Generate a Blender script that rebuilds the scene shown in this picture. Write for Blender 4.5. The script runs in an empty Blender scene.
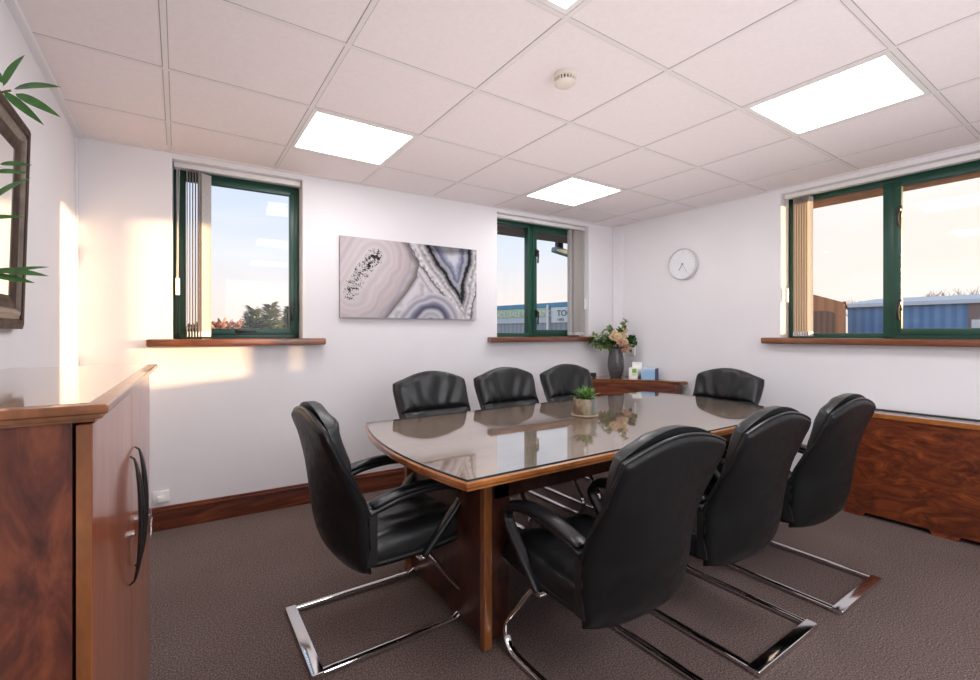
import bpy, bmesh, math, random
from mathutils import Vector, Matrix, noise
random.seed(7)
scn = bpy.context.scene
col = scn.collection
R = math.radians
CAMZ = 1.225
CEIL = 2.356

# ------------------------------------------------------------------ materials
def newmat(name):
    m = bpy.data.materials.new(name); m.use_nodes = True
    nt = m.node_tree; nt.nodes.clear()
    out = nt.nodes.new('ShaderNodeOutputMaterial')
    return m, nt, out

def N(nt, t, **kw):
    n = nt.nodes.new(t)
    for k, v in kw.items():
        if k in n.inputs: n.inputs[k].default_value = v
        else: setattr(n, k, v)
    return n

def rgba(c): return (c[0], c[1], c[2], 1.0)

def pbsdf(nt, out, color=(.5,.5,.5), rough=.5, metal=0., spec=.5, coat=0., coat_rough=.05, ior=1.5):
    b = nt.nodes.new('ShaderNodeBsdfPrincipled')
    b.inputs['Base Color'].default_value = rgba(color)
    b.inputs['Roughness'].default_value = rough
    b.inputs['Metallic'].default_value = metal
    b.inputs['Specular IOR Level'].default_value = spec
    b.inputs['IOR'].default_value = ior
    b.inputs['Coat Weight'].default_value = coat
    b.inputs['Coat Roughness'].default_value = coat_rough
    nt.links.new(b.outputs[0], out.inputs[0])
    return b

def coords(nt, scale=(1,1,1), rot=(0,0,0)):
    tc = nt.nodes.new('ShaderNodeTexCoord')
    mp = nt.nodes.new('ShaderNodeMapping')
    mp.inputs['Scale'].default_value = scale
    mp.inputs['Rotation'].default_value = rot
    nt.links.new(tc.outputs['Object'], mp.inputs[0])
    return mp.outputs[0]

def ramp(nt, fac, stops):
    r = nt.nodes.new('ShaderNodeValToRGB')
    e = r.color_ramp.elements
    while len(e) < len(stops): e.new(.5)
    for k, (p, c) in enumerate(stops):
        e[k].position = p; e[k].color = rgba(c)
    nt.links.new(fac, r.inputs[0])
    return r.outputs[0]

def bump(nt, b, h, strength=.2, dist=.002):
    n = nt.nodes.new('ShaderNodeBump')
    n.inputs['Strength'].default_value = strength
    n.inputs['Distance'].default_value = dist
    nt.links.new(h, n.inputs['Height'])
    nt.links.new(n.outputs[0], b.inputs['Normal'])

def plain(name, color, rough=.5, metal=0., spec=.5, coat=0., var=.06, nscale=14., bmp=0.):
    """painted / plastic / metal surface with a little procedural variation"""
    m, nt, out = newmat(name)
    b = pbsdf(nt, out, color, rough, metal, spec, coat)
    v = coords(nt)
    n = N(nt, 'ShaderNodeTexNoise'); n.inputs['Scale'].default_value = nscale; n.inputs['Detail'].default_value = 3
    nt.links.new(v, n.inputs['Vector'])
    lo = tuple(max(0, c*(1-var)) for c in color); hi = tuple(min(1, c*(1+var)) for c in color)
    c = ramp(nt, n.outputs['Fac'], [(.3, lo), (.7, hi)])
    nt.links.new(c, b.inputs['Base Color'])
    if bmp: bump(nt, b, n.outputs['Fac'], bmp, .002)
    return m

def wood(name, stops, scale=(1,1,1), nscale=3., dist=1.6, rough=.3, coat=.6, spec=.5, rot=(0,0,0), fine=True, coat_rough=.06):
    m, nt, out = newmat(name)
    b = pbsdf(nt, out, stops[0][1], rough, 0, spec, coat, coat_rough)
    v = coords(nt, scale, rot)
    n = N(nt, 'ShaderNodeTexNoise'); n.inputs['Scale'].default_value = nscale
    n.inputs['Detail'].default_value = 6; n.inputs['Distortion'].default_value = dist; n.inputs['Roughness'].default_value = .6
    nt.links.new(v, n.inputs['Vector'])
    c = ramp(nt, n.outputs['Fac'], stops)
    if fine:
        n2 = N(nt, 'ShaderNodeTexNoise'); n2.inputs['Scale'].default_value = nscale*9; n2.inputs['Detail'].default_value = 4
        nt.links.new(v, n2.inputs['Vector'])
        mx = nt.nodes.new('ShaderNodeMixRGB'); mx.blend_type = 'MULTIPLY'; mx.inputs[0].default_value = .45
        g = ramp(nt, n2.outputs['Fac'], [(.3, (.55,.5,.45)), (.65, (1,1,1))])
        nt.links.new(c, mx.inputs[1]); nt.links.new(g, mx.inputs[2]); c = mx.outputs[0]
    nt.links.new(c, b.inputs['Base Color'])
    return m

def leather(name, color, rough=.36, wr=.25, spec=.5):
    m, nt, out = newmat(name)
    b = pbsdf(nt, out, color, rough, 0, spec)
    v = coords(nt)
    n = N(nt, 'ShaderNodeTexNoise'); n.inputs['Scale'].default_value = 22; n.inputs['Detail'].default_value = 5; n.inputs['Distortion'].default_value = .6
    nt.links.new(v, n.inputs['Vector'])
    vo = nt.nodes.new('ShaderNodeTexVoronoi'); vo.inputs['Scale'].default_value = 260
    nt.links.new(v, vo.inputs['Vector'])
    ad = nt.nodes.new('ShaderNodeMath'); ad.operation = 'MULTIPLY_ADD'; ad.inputs[1].default_value = .08
    nt.links.new(vo.outputs['Distance'], ad.inputs[0]); nt.links.new(n.outputs['Fac'], ad.inputs[2])
    bump(nt, b, ad.outputs[0], wr, .006)
    r = ramp(nt, n.outputs['Fac'], [(.3, (rough-.07,)*3), (.7, (rough+.1,)*3)])
    nt.links.new(r, b.inputs['Roughness'])
    return m

def emit(name, color, strength):
    m, nt, out = newmat(name)
    e = nt.nodes.new('ShaderNodeEmission'); e.inputs[0].default_value = rgba(color); e.inputs[1].default_value = strength
    nt.links.new(e.outputs[0], out.inputs[0]); return m

def glass_sheet(name, tint=(1,1,1), ior=1.5, gain=1.0, rough=0.0, power=5):
    m, nt, out = newmat(name)
    t = nt.nodes.new('ShaderNodeBsdfTransparent'); t.inputs[0].default_value = rgba(tint)
    g = nt.nodes.new('ShaderNodeBsdfGlossy'); g.inputs['Roughness'].default_value = rough
    f = nt.nodes.new('ShaderNodeLayerWeight'); f.inputs['Blend'].default_value = .5
    pw = nt.nodes.new('ShaderNodeMath'); pw.operation = 'POWER'; pw.inputs[1].default_value = power
    k = nt.nodes.new('ShaderNodeMath'); k.operation = 'MULTIPLY_ADD'; k.use_clamp = True
    f0 = ((ior-1)/(ior+1))**2*gain; k.inputs[1].default_value = 1-f0; k.inputs[2].default_value = f0
    x = nt.nodes.new('ShaderNodeMixShader')
    nt.links.new(f.outputs['Facing'], pw.inputs[0]); nt.links.new(pw.outputs[0], k.inputs[0]); nt.links.new(k.outputs[0], x.inputs[0])
    nt.links.new(t.outputs[0], x.inputs[1]); nt.links.new(g.outputs[0], x.inputs[2])
    nt.links.new(x.outputs[0], out.inputs[0]); return m

def carpet_mat():
    m, nt, out = newmat('carpet')
    b = pbsdf(nt, out, (.1,.08,.07), .95, 0, .1)
    v = coords(nt)
    n = N(nt, 'ShaderNodeTexNoise'); n.inputs['Scale'].default_value = 165; n.inputs['Detail'].default_value = 4; n.inputs['Roughness'].default_value = .75
    nt.links.new(v, n.inputs['Vector'])
    n2 = N(nt, 'ShaderNodeTexNoise'); n2.inputs['Scale'].default_value = 2.2
    nt.links.new(v, n2.inputs['Vector'])
    c = ramp(nt, n.outputs['Fac'], [(.36, (.058,.041,.037)), (.5, (.150,.110,.101)), (.64, (.30,.228,.212))])
    c2 = ramp(nt, n2.outputs['Fac'], [(.3, (.88,.87,.86)), (.7, (1,1,1))])
    mx = nt.nodes.new('ShaderNodeMixRGB'); mx.blend_type = 'MULTIPLY'; mx.inputs[0].default_value = 1
    nt.links.new(c, mx.inputs[1]); nt.links.new(c2, mx.inputs[2]); nt.links.new(mx.outputs[0], b.inputs['Base Color'])
    bump(nt, b, n.outputs['Fac'], .6, .006)
    return m

def stripes(name, c1, c2, period, axis=0, duty=.5, rough=.5, metal=0.):
    """profiled cladding / striped cloth: alternating bands along one object axis"""
    m, nt, out = newmat(name)
    b = pbsdf(nt, out, c1, rough, metal)
    tc = nt.nodes.new('ShaderNodeTexCoord'); sx = nt.nodes.new('ShaderNodeSeparateXYZ')
    nt.links.new(tc.outputs['Object'], sx.inputs[0])
    d = nt.nodes.new('ShaderNodeMath'); d.operation = 'DIVIDE'; d.inputs[1].default_value = period
    nt.links.new(sx.outputs[axis], d.inputs[0])
    fr = nt.nodes.new('ShaderNodeMath'); fr.operation = 'FRACT'; nt.links.new(d.outputs[0], fr.inputs[0])
    c = ramp(nt, fr.outputs[0], [(max(0, duty-.12), c1), (min(1, duty+.12), c2)])
    nt.links.new(c, b.inputs['Base Color']); return m

M = {}
M['wall'] = plain('wall_paint', (.81,.80,.83), .75, spec=.25, var=.015, nscale=3, bmp=.03)
M['ceil'] = plain('ceiling_tile', (.85,.79,.80), .9, spec=.1, var=.02, nscale=60, bmp=.05)
M['tbar'] = plain('tee_bar', (.78,.74,.74), .45, var=.02)
M['shadow_gap'] = plain('gap_shade_and_slab', (.38,.35,.35), .8, var=.03)  # shadow line beside the tee bars put into colour; also colours the slab
M['white'] = plain('white_plastic', (.86,.85,.84), .4, var=.02)
M['white_metal'] = plain('white_enamel', (.80,.79,.78), .3, var=.02)
M['cream'] = plain('cream_plastic', (.72,.66,.58), .4, var=.04)
M['carpet'] = carpet_mat()
M['panel'] = emit('light_panel', (1,.985,.985), 11.5)
M['green'] = plain('green_frame', (.010,.066,.043), .32, spec=.5, var=.08)
M['black_plastic'] = plain('black_plastic', (.015,.015,.016), .4, var=.1)
M['black_metal'] = plain('black_handle', (.012,.011,.011), .28, var=.1)
M['chrome'] = plain('chrome', (.74,.73,.73), .09, metal=1., var=.03)
M['steel'] = plain('steel', (.6,.6,.6), .25, metal=1., var=.05)
M['leather'] = leather('black_leather', (.0105,.0125,.014), .35, .35)
M['leather_back'] = leather('black_leather_smooth', (.0075,.0083,.0088), .42, .08, .30)
M['arm'] = plain('arm_leather', (.011,.013,.015), .30, spec=.5, var=.1)
M['mahog'] = wood('mahogany', [(.32,(.030,.006,.003)),(.5,(.125,.028,.012)),(.70,(.26,.072,.028))], (1,1,.42), 9, 2.6, .45, .12)
M['mahog_shaded'] = wood('mahogany_shaded', [(.3,(.016,.005,.003)),(.5,(.055,.014,.008)),(.72,(.11,.032,.015))], (1,1,.42), 6, 2.2, .4, .2)  # mahogany copy with the deep shadow under the table put into its colour
M['mahog_h'] = wood('mahogany_horizontal', [(.3,(.06,.013,.007)),(.52,(.17,.042,.018)),(.75,(.30,.085,.035))], (.35,.35,2.5), 7, 1.6, .32, .5)
M['burr'] = wood('burr_walnut', [(.28,(.034,.006,.002)),(.46,(.125,.025,.007)),(.60,(.21,.048,.012)),(.76,(.36,.105,.028))], (1.1,.9,2.6), 4.2, 2.4, .38, .3)
M['golden'] = wood('golden_edge', [(.3,(.26,.085,.02)),(.55,(.44,.16,.042)),(.75,(.58,.25,.08))], (1,1,1), 6, .8, .28, .7)
M['golden_dark'] = wood('edge_brown', [(.3,(.15,.048,.012)),(.55,(.27,.095,.026)),(.75,(.38,.15,.05))], (1,1,.3), 8, .8, .3, .6)
M['door_wood'] = wood('cupboard_door', [(.3,(.24,.058,.02)),(.55,(.36,.095,.036)),(.78,(.46,.15,.065))], (1.5,1.5,.3), 5, 1.0, .35, .75, coat_rough=.12)
M['cup_top'] = wood('cupboard_top', [(.3,(.22,.10,.045)),(.55,(.32,.16,.08)),(.75,(.42,.23,.12))], (1.5,.4,1), 4, .8, .22, 1.0)
M['table_wood'] = wood('table_wood', [(.3,(.30,.20,.14)),(.52,(.46,.335,.245)),(.75,(.60,.46,.35))], (.7,2.2,1), 3.4, 1.8, .35, .2)
M['sill'] = wood('sill_wood', [(.3,(.10,.030,.012)),(.55,(.20,.065,.025)),(.78,(.32,.12,.05))], (.4,2,3), 6, 1.2, .28, .6)
M['glass_top'] = glass_sheet('table_glass', (.985,.985,.98), 1.62, 1.25, power=4)
M['pane'] = glass_sheet('window_glass', (.985,.99,.99), 1.45, .4)
def blind_mat():
    m, nt, out = newmat('blind_cloth')
    d = nt.nodes.new('ShaderNodeBsdfDiffuse'); t = nt.nodes.new('ShaderNodeBsdfTranslucent'); x = nt.nodes.new('ShaderNodeMixShader'); x.inputs[0].default_value = .12
    n = N(nt, 'ShaderNodeTexNoise'); n.inputs['Scale'].default_value = 90
    nt.links.new(coords(nt), n.inputs['Vector'])
    c = ramp(nt, n.outputs['Fac'], [(.3,(.52,.49,.475)),(.7,(.60,.565,.545))])
    nt.links.new(c, d.inputs[0]); nt.links.new(c, t.inputs[0]); nt.links.new(d.outputs[0], x.inputs[1]); nt.links.new(t.outputs[0], x.inputs[2]); nt.links.new(x.outputs[0], out.inputs[0]); return m
M['blind'] = blind_mat()
M['chain'] = plain('clear_plastic', (.75,.74,.74), .2, var=.05)
M['leaf'] = plain('bamboo_leaf', (.028,.12,.012), .38, var=.35, nscale=40)
M['stem'] = plain('plant_stem', (.10,.11,.03), .6, var=.3)
M['leaf2'] = plain('spiky_leaf', (.16,.30,.06), .45, var=.45, nscale=50)
M['leaf3'] = plain('eucalyptus_leaf', (.17,.24,.08), .55, var=.5, nscale=40)
M['leaf4'] = plain('dark_leaf', (.03,.10,.018), .45, var=.4, nscale=40)
M['blossom'] = plain('cream_blossom', (.66,.50,.30), .7, var=.22, nscale=60)
M['blossom2'] = plain('pink_blossom', (.52,.30,.20), .7, var=.25, nscale=60)
M['soil'] = plain('soil', (.03,.02,.013), .9, var=.4, nscale=90)
M['mirror'] = plain('mirror_glass', (.9,.9,.88), .02, metal=1., var=.005)
M['frame_dark'] = wood('dark_frame', [(.3,(.018,.010,.007)),(.55,(.055,.030,.018)),(.78,(.14,.085,.05))], (3,3,.6), 7, 1.0, .55, 0, .2)
M['frame_silver'] = plain('silver_frame', (.16,.13,.11), .4, metal=.5, var=.25, nscale=25)

# ------------------------------------------------------------------ mesh building
class MB:
    def __init__(s): s.bm = bmesh.new()
    def box(s, x0, x1, y0, y1, z0, z1, bev=0., seg=2, mat=None, shear=None):
        g = bmesh.ops.create_cube(s.bm, size=1)
        vs = g['verts']
        for v in vs:
            v.co = Vector((x0 + (v.co.x+.5)*(x1-x0), y0 + (v.co.y+.5)*(y1-y0), z0 + (v.co.z+.5)*(z1-z0)))
        if bev:
            es = list({e for v in vs for e in v.link_edges})
            r = bmesh.ops.bevel(s.bm, geom=es, offset=bev, segments=seg, affect='EDGES', profile=.6)
            vs = list({v for f in r['faces'] for v in f.verts} | {v for v in vs if v.is_valid})
        if mat is not None:
            bmesh.ops.transform(s.bm, matrix=mat, verts=[v for v in vs if v.is_valid])
        return s
    def lathe(s, prof, n=32, cx=0, cy=0, cap=True):
        rings = []
        for r, z in prof:
            rings.append([s.bm.verts.new((cx + r*math.cos(2*math.pi*k/n), cy + r*math.sin(2*math.pi*k/n), z)) for k in range(n)])
        for a, b in zip(rings, rings[1:]):
            for k in range(n):
                s.bm.faces.new((a[k], a[(k+1)%n], b[(k+1)%n], b[k]))
        if cap:
            s.bm.faces.new(list(reversed(rings[0]))); s.bm.faces.new(rings[-1])
        return s
    def prism(s, pts, z0, z1, bev=0., seg=2):
        lo = [s.bm.verts.new((p[0], p[1], z0)) for p in pts]
        hi = [s.bm.verts.new((p[0], p[1], z1)) for p in pts]
        n = len(pts); fs = []
        fs.append(s.bm.faces.new(list(reversed(lo)))); top = s.bm.faces.new(hi); fs.append(top)
        for k in range(n):
            fs.append(s.bm.faces.new((lo[k], lo[(k+1)%n], hi[(k+1)%n], hi[k])))
        if bev:
            es = list(set(list(top.edges) + list(fs[0].edges)))
            bmesh.ops.bevel(s.bm, geom=es, offset=bev, segments=seg, affect='EDGES')
        return s
    def sweep(s, path, half_w, half_t, side, n=16, sq=2.6, closed=False, scale=None):
        """sweep a super-ellipse along path (list of Vectors). side = fixed lateral axis (half_w along it)."""
        P = [Vector(p) for p in path]; rings = []; L = len(P)
        for i, p in enumerate(P):
            a = P[(i-1)%L] if (closed or i > 0) else p
            b = P[(i+1)%L] if (closed or i < L-1) else p
            t = (b-a).normalized()
            sd = Vector(side) if not callable(side) else side(i)
            sd = (sd - t*sd.dot(t)).normalized(); nm = t.cross(sd)
            k = scale(i/(L-1)) if scale else (1, 1)
            ring = []
            for j in range(n):
                q = 2*math.pi*j/n; c, d = math.cos(q), math.sin(q)
                ex = 2/sq
                u = math.copysign(abs(c)**ex, c)*half_w*k[0]; v = math.copysign(abs(d)**ex, d)*half_t*k[1]
                ring.append(s.bm.verts.new(p + sd*u + nm*v))
            rings.append(ring)
        rng = range(L) if closed else range(L-1)
        for i in rng:
            a, b = rings[i], rings[(i+1)%L]
            for j in range(n): s.bm.faces.new((a[j], a[(j+1)%n], b[(j+1)%n], b[j]))
        if not closed:
            s.bm.faces.new(list(reversed(rings[0]))); s.bm.faces.new(rings[-1])
        return s
    def tube(s, path, r, n=8, closed=False):
        P = [Vector(p) for p in path]
        t = (P[-1]-P[0]); ax = Vector((0,0,1)) if abs(t.normalized().z) < .9 else Vector((1,0,0))
        return s.sweep(P, r, r, ax, n, 2., closed)
    def slab(s, fn, nu, nv):
        """fn(u,v) -> (front point, back point); u in -1..1, v in 0..1; closed cushion"""
        F = []; B = []
        for j in range(nv+1):
            v = .5 - .5*math.cos(math.pi*j/nv)
            v = .55*v + .45*j/nv
            rf = []; rb = []
            for i in range(nu+1):
                u0 = -math.cos(math.pi*i/nu); u = .55*u0 + .45*(2*i/nu-1)
                a, b = fn(u, v)
                rf.append(s.bm.verts.new(a)); rb.append(s.bm.verts.new(b))
            F.append(rf); B.append(rb)
        for j in range(nv):
            for i in range(nu):
                s.bm.faces.new((F[j][i], F[j][i+1], F[j+1][i+1], F[j+1][i]))
                s.bm.faces.new((B[j][i], B[j+1][i], B[j+1][i+1], B[j][i+1]))
        for i in range(nu):
            s.bm.faces.new((F[0][i], B[0][i], B[0][i+1], F[0][i+1]))
            s.bm.faces.new((F[nv][i], F[nv][i+1], B[nv][i+1], B[nv][i]))
        for j in range(nv):
            s.bm.faces.new((F[j][0], F[j+1][0], B[j+1][0], B[j][0]))
            s.bm.faces.new((F[j][nu], B[j][nu], B[j+1][nu], F[j+1][nu]))
        return s
    def leaf(s, base, tip, up, width, bend=.0, n=6, fold=.15):
        base, tip, up = Vector(base), Vector(tip), Vector(up)
        d = tip-base; L = d.length; t = d.normalized()
        side = t.cross(up).normalized(); nm = side.cross(t)
        rows = []
        for i in range(n+1):
            q = i/n
            w = width*.5*(math.sin(math.pi*min(1, q**.75))**.8 if 0 < q < 1 else 0.02)
            c = base + d*q + nm*(bend*L*4*q*(1-q))
            rows.append((s.bm.verts.new(c - side*w + nm*w*fold), s.bm.verts.new(c), s.bm.verts.new(c + side*w + nm*w*fold)))
        for a, b in zip(rows, rows[1:]):
            s.bm.faces.new((a[0], a[1], b[1], b[0])); s.bm.faces.new((a[1], a[2], b[2], b[1]))
        return s
    def build(s, name, mat, parent=None, smooth=True, loc=None, angle=35):
        bmesh.ops.remove_doubles(s.bm, verts=s.bm.verts, dist=1e-6)
        bmesh.ops.recalc_face_normals(s.bm, faces=s.bm.faces)
        me = bpy.data.meshes.new(name)
        if smooth:
            for f in s.bm.faces: f.smooth = True
            lim = R(angle)
            for e in s.bm.edges:
                if len(e.link_faces) == 2 and e.calc_face_angle(0) > lim: e.smooth = False
        s.bm.to_mesh(me); s.bm.free()
        me.materials.append(mat)
        o = bpy.data.objects.new(name, me); col.objects.link(o)
        if parent is not None: o.parent = parent
        if loc is not None: o.location = loc
        return o

def tag(o, label=None, cat=None, group=None, kind=None):
    if label: o['label'] = label
    if cat: o['category'] = cat
    if group: o['group'] = group
    if kind: o['kind'] = kind
    return o

def empty(name, loc=(0,0,0), rz=0., label=None, cat=None, group=None, kind=None):
    o = bpy.data.objects.new(name, None); col.objects.link(o)
    o.location = loc; o.rotation_euler = (0, 0, rz); o.empty_display_size = .1
    return tag(o, label, cat, group, kind)

def copy_tree(o, parent=None):
    c = o.copy(); col.objects.link(c)
    if parent is not None: c.parent = parent
    for ch in list(o.children): copy_tree(ch, c)
    return c

def catmull(pts, n=6, closed=False):
    P = [Vector(p) for p in pts]; out = []; L = len(P)
    rng = range(L) if closed else range(L-1)
    for i in rng:
        p0 = P[(i-1)%L] if (closed or i > 0) else P[0]*2-P[1]
        p1, p2 = P[i], P[(i+1)%L]
        p3 = P[(i+2)%L] if (closed or i < L-2) else P[-1]*2-P[-2]
        for k in range(n):
            t = k/n
            out.append(.5*((2*p1) + (p2-p0)*t + (2*p0-5*p1+4*p2-p3)*t*t + (3*p1-p0-3*p2+p3)*t**3))
    if not closed: out.append(P[-1])
    return out

def lerp_prof(prof, t):
    """prof: list of tuples, first entry = parameter"""
    if t <= prof[0][0]: return prof[0][1:]
    for a, b in zip(prof, prof[1:]):
        if t <= b[0]:
            k = (t-a[0])/(b[0]-a[0]); k2 = k
            return tuple(x + (y-x)*k2 for x, y in zip(a[1:], b[1:]))
    return prof[-1][1:]

# ------------------------------------------------------------------ room shell
BW_O = Vector((-.485, 3.53, 0)); BW_A = R(-2.4)           # back wall: origin, heading
RW_O = Vector((3.885, 3.346, 0)); RW_A = R(-88.2)         # right wall heads toward the viewer
OP = {1: (.455, 1.225), 2: (2.875, 4.0), 3: (1.625, 2.845)}
ZS, ZT = 1.185, 2.318                                     # window opening bottom and top
WT = .30

fl = MB().box(-.9, 4.6, -1.7, 4.0, -.12, 0).build('floor', M['carpet'], smooth=False); tag(fl, kind='structure')

def wall(name, origin, ang, length, ops, start=0., thick=WT):
    mb = MB(); u = start
    for a, b in ops:
        mb.box(u, a, 0, thick, 0, CEIL+.25)
        mb.box(a, b, 0, thick, 0, ZS-.002); mb.box(a, b, 0, thick, ZT, CEIL+.25)
        u = b
    mb.box(u, length, 0, thick, 0, CEIL+.25)
    o = mb.build(name, M['wall'], smooth=False)
    o.location = origin; o.rotation_euler = (0, 0, ang); tag(o, kind='structure'); return o
wall('wall_back', BW_O, BW_A, 4.372, [OP[1], OP[2]], start=0)
wall('wall_right', RW_O, RW_A, 4.9, [OP[3]], start=-.31)
wl = MB().box(-.785, -.485, -1.5, 3.53+.3, 0, CEIL+.25).build('wall_left', M['wall'], smooth=False); tag(wl, kind='structure')
wf = MB().box(-.785, 4.4, -1.5, -1.3, 0, CEIL+.25).build('wall_front', M['wall'], smooth=False); tag(wf, kind='structure')

# suspended ceiling: tiles, tee bars, perimeter trim
GX, GY, GS = -.0436, 3.0189, .6
LIGHTS = [(1,0),(4,0),(1,3),(4,3)]
mb = MB(); 
for i in range(-1, 8):
    for j in range(-1, 8):
        if (i, j) in LIGHTS: continue
        x0, y1 = GX + i*GS, GY - j*GS
        x1, y0 = x0+GS, y1-GS
        mb.box(max(x0+.007,-.6), min(x1-.007,4.2), max(y0+.007,-1.4), min(y1-.007,3.6), CEIL+.003, CEIL+.03, .004, 1)
ce = mb.build('ceiling', M['ceil'], smooth=False); tag(ce, kind='structure')
rf = MB().box(-.9, 4.5, -1.6, 3.95, CEIL+.2, CEIL+.4).build('ceiling_slab', M['shadow_gap'], smooth=False); tag(rf, kind='structure')
mb = MB()
for i in range(0, 8):
    x = GX + i*GS
    mb.box(x-.0095, x+.0095, -1.3, 3.55 - .042*(x+.485), CEIL, CEIL+.006)
for j in range(0, 8):
    y = GY - j*GS
    mb.box(-.485, 3.9+.03*(3.35-y), y-.0095, y+.0095, CEIL+.0005, CEIL+.0065)
g = mb.build('trim_1', M['tbar'], smooth=False); tag(g, kind='structure')
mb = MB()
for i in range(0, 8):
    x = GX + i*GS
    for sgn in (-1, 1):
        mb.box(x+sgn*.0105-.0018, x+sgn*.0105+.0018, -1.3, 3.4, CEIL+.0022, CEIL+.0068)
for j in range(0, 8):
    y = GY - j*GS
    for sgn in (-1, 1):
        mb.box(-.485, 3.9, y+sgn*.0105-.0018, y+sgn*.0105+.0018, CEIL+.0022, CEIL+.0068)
g = mb.build('trim_gap_shade', M['shadow_gap'], smooth=False); tag(g, kind='structure')  # dark strips drawing in the shadow line along each tee bar
g = MB().box(-.487, -.455, -1.3, 3.53, CEIL-.012, CEIL+.01, .004).build('trim_3', M['wall'], smooth=False); tag(g, kind='structure')
# back wall angle trim and right wall angle trim
g = MB().box(0, 4.372, -.018, .002, CEIL-.004, CEIL+.01).build('trim_4', M['tbar'], smooth=False, loc=BW_O); g.rotation_euler = (0,0,BW_A); tag(g, kind='structure')
g = MB().box(0, 4.7, -.018, .002, CEIL-.004, CEIL+.01).build('trim_5', M['tbar'], smooth=False, loc=RW_O); g.rotation_euler = (0,0,RW_A); tag(g, kind='structure')
# vertical casings in the corners
g = MB().box(.0, .012, -.03, .0, 0.14, CEIL-.01, .002).build('trim_6', M['wall'], smooth=False, loc=BW_O); g.rotation_euler = (0,0,BW_A); tag(g, kind='structure')
g = MB().box(.0, .125, -.03, .004, 0.0, CEIL-.002, .004).build('trim_7', M['wall'], smooth=False, loc=RW_O); g.rotation_euler = (0,0,RW_A); tag(g, kind='structure')

def baseboard(name, origin, ang, u0, u1):
    mb = MB()
    mb.box(u0, u1, -.018, 0, 0, .118, .003)
    mb.box(u0, u1, -.026, 0, .112, .132, .006)
    mb.box(u0, u1, -.014, 0, .130, .146, .005)
    o = mb.build(name, M['mahog_h'], loc=origin); o.rotation_euler = (0, 0, ang); tag(o, kind='structure')
baseboard('baseboard_back', BW_O, BW_A, .0, 4.33)
baseboard('baseboard_right', RW_O, RW_A, .13, 4.6)
baseboard('baseboard_left', Vector((-.485, 3.5, 0)), R(90), -4.7, 0)
bpy.data.objects['baseboard_left'].location = (-.485, 3.5, 0)

# ceiling lights
def ceiling_light(i, j, label):
    x0, y1 = GX + i*GS, GY - j*GS
    r = empty('ceiling_light', (x0+.3, y1-.3, CEIL), 0, label, 'ceiling light', 'square light panels set in the ceiling grid')
    h = .288; w = .022; mb = MB()
    mb.box(-h, h, -h, -h+w, .0, .012); mb.box(-h, h, h-w, h, .0, .012)
    mb.box(-h, -h+w, -h+w, h-w, .0, .012); mb.box(h-w, h, -h+w, h-w, .0, .012)
    mb.build('frame', M['white_metal'], r, smooth=False)
    MB().box(-h+w, h-w, -h+w, h-w, .004, .014).build('diffuser', M['panel'], r, smooth=False)
    return r
LL = ['square glowing ceiling panel above the window left of the marbled picture',
      'small looking square ceiling panel in front of the two-pane window by the corner',
      'glowing ceiling panel cut off by the top edge above the smoke detector',
      'largest looking glowing ceiling panel near the wide window on the right wall']
for (i, j), l in zip(LIGHTS, LL): ceiling_light(i, j, l)

# smoke detector
r = empty('smoke_detector', (1.407, 1.489, CEIL), 0, 'round cream smoke detector with dark vents on the ceiling', 'smoke detector')
MB().lathe([(.05,0.003),(.05,-.016),(.047,-.018)], 40).build('base', M['cream'], r)
mb = MB().lathe([(.044,-.016),(.040,-.022),(.030,-.023),(.030,-.036)], 40); mb.build('chamber', M['black_plastic'], r)
mb = MB()
for k in range(20):
    q = 2*math.pi*k/20
    mb.box(-.0035,.0035,.030,.046,-.037,-.016, mat=Matrix.Rotation(q,4,'Z'))
mb.build('vent_ribs', M['cream'], r, smooth=False)
MB().lathe([(.047,-.035),(.045,-.040),(.036,-.047),(.022,-.050),(.0,-.0505)], 40, cap=False).build('cap', M['cream'], r)

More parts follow.
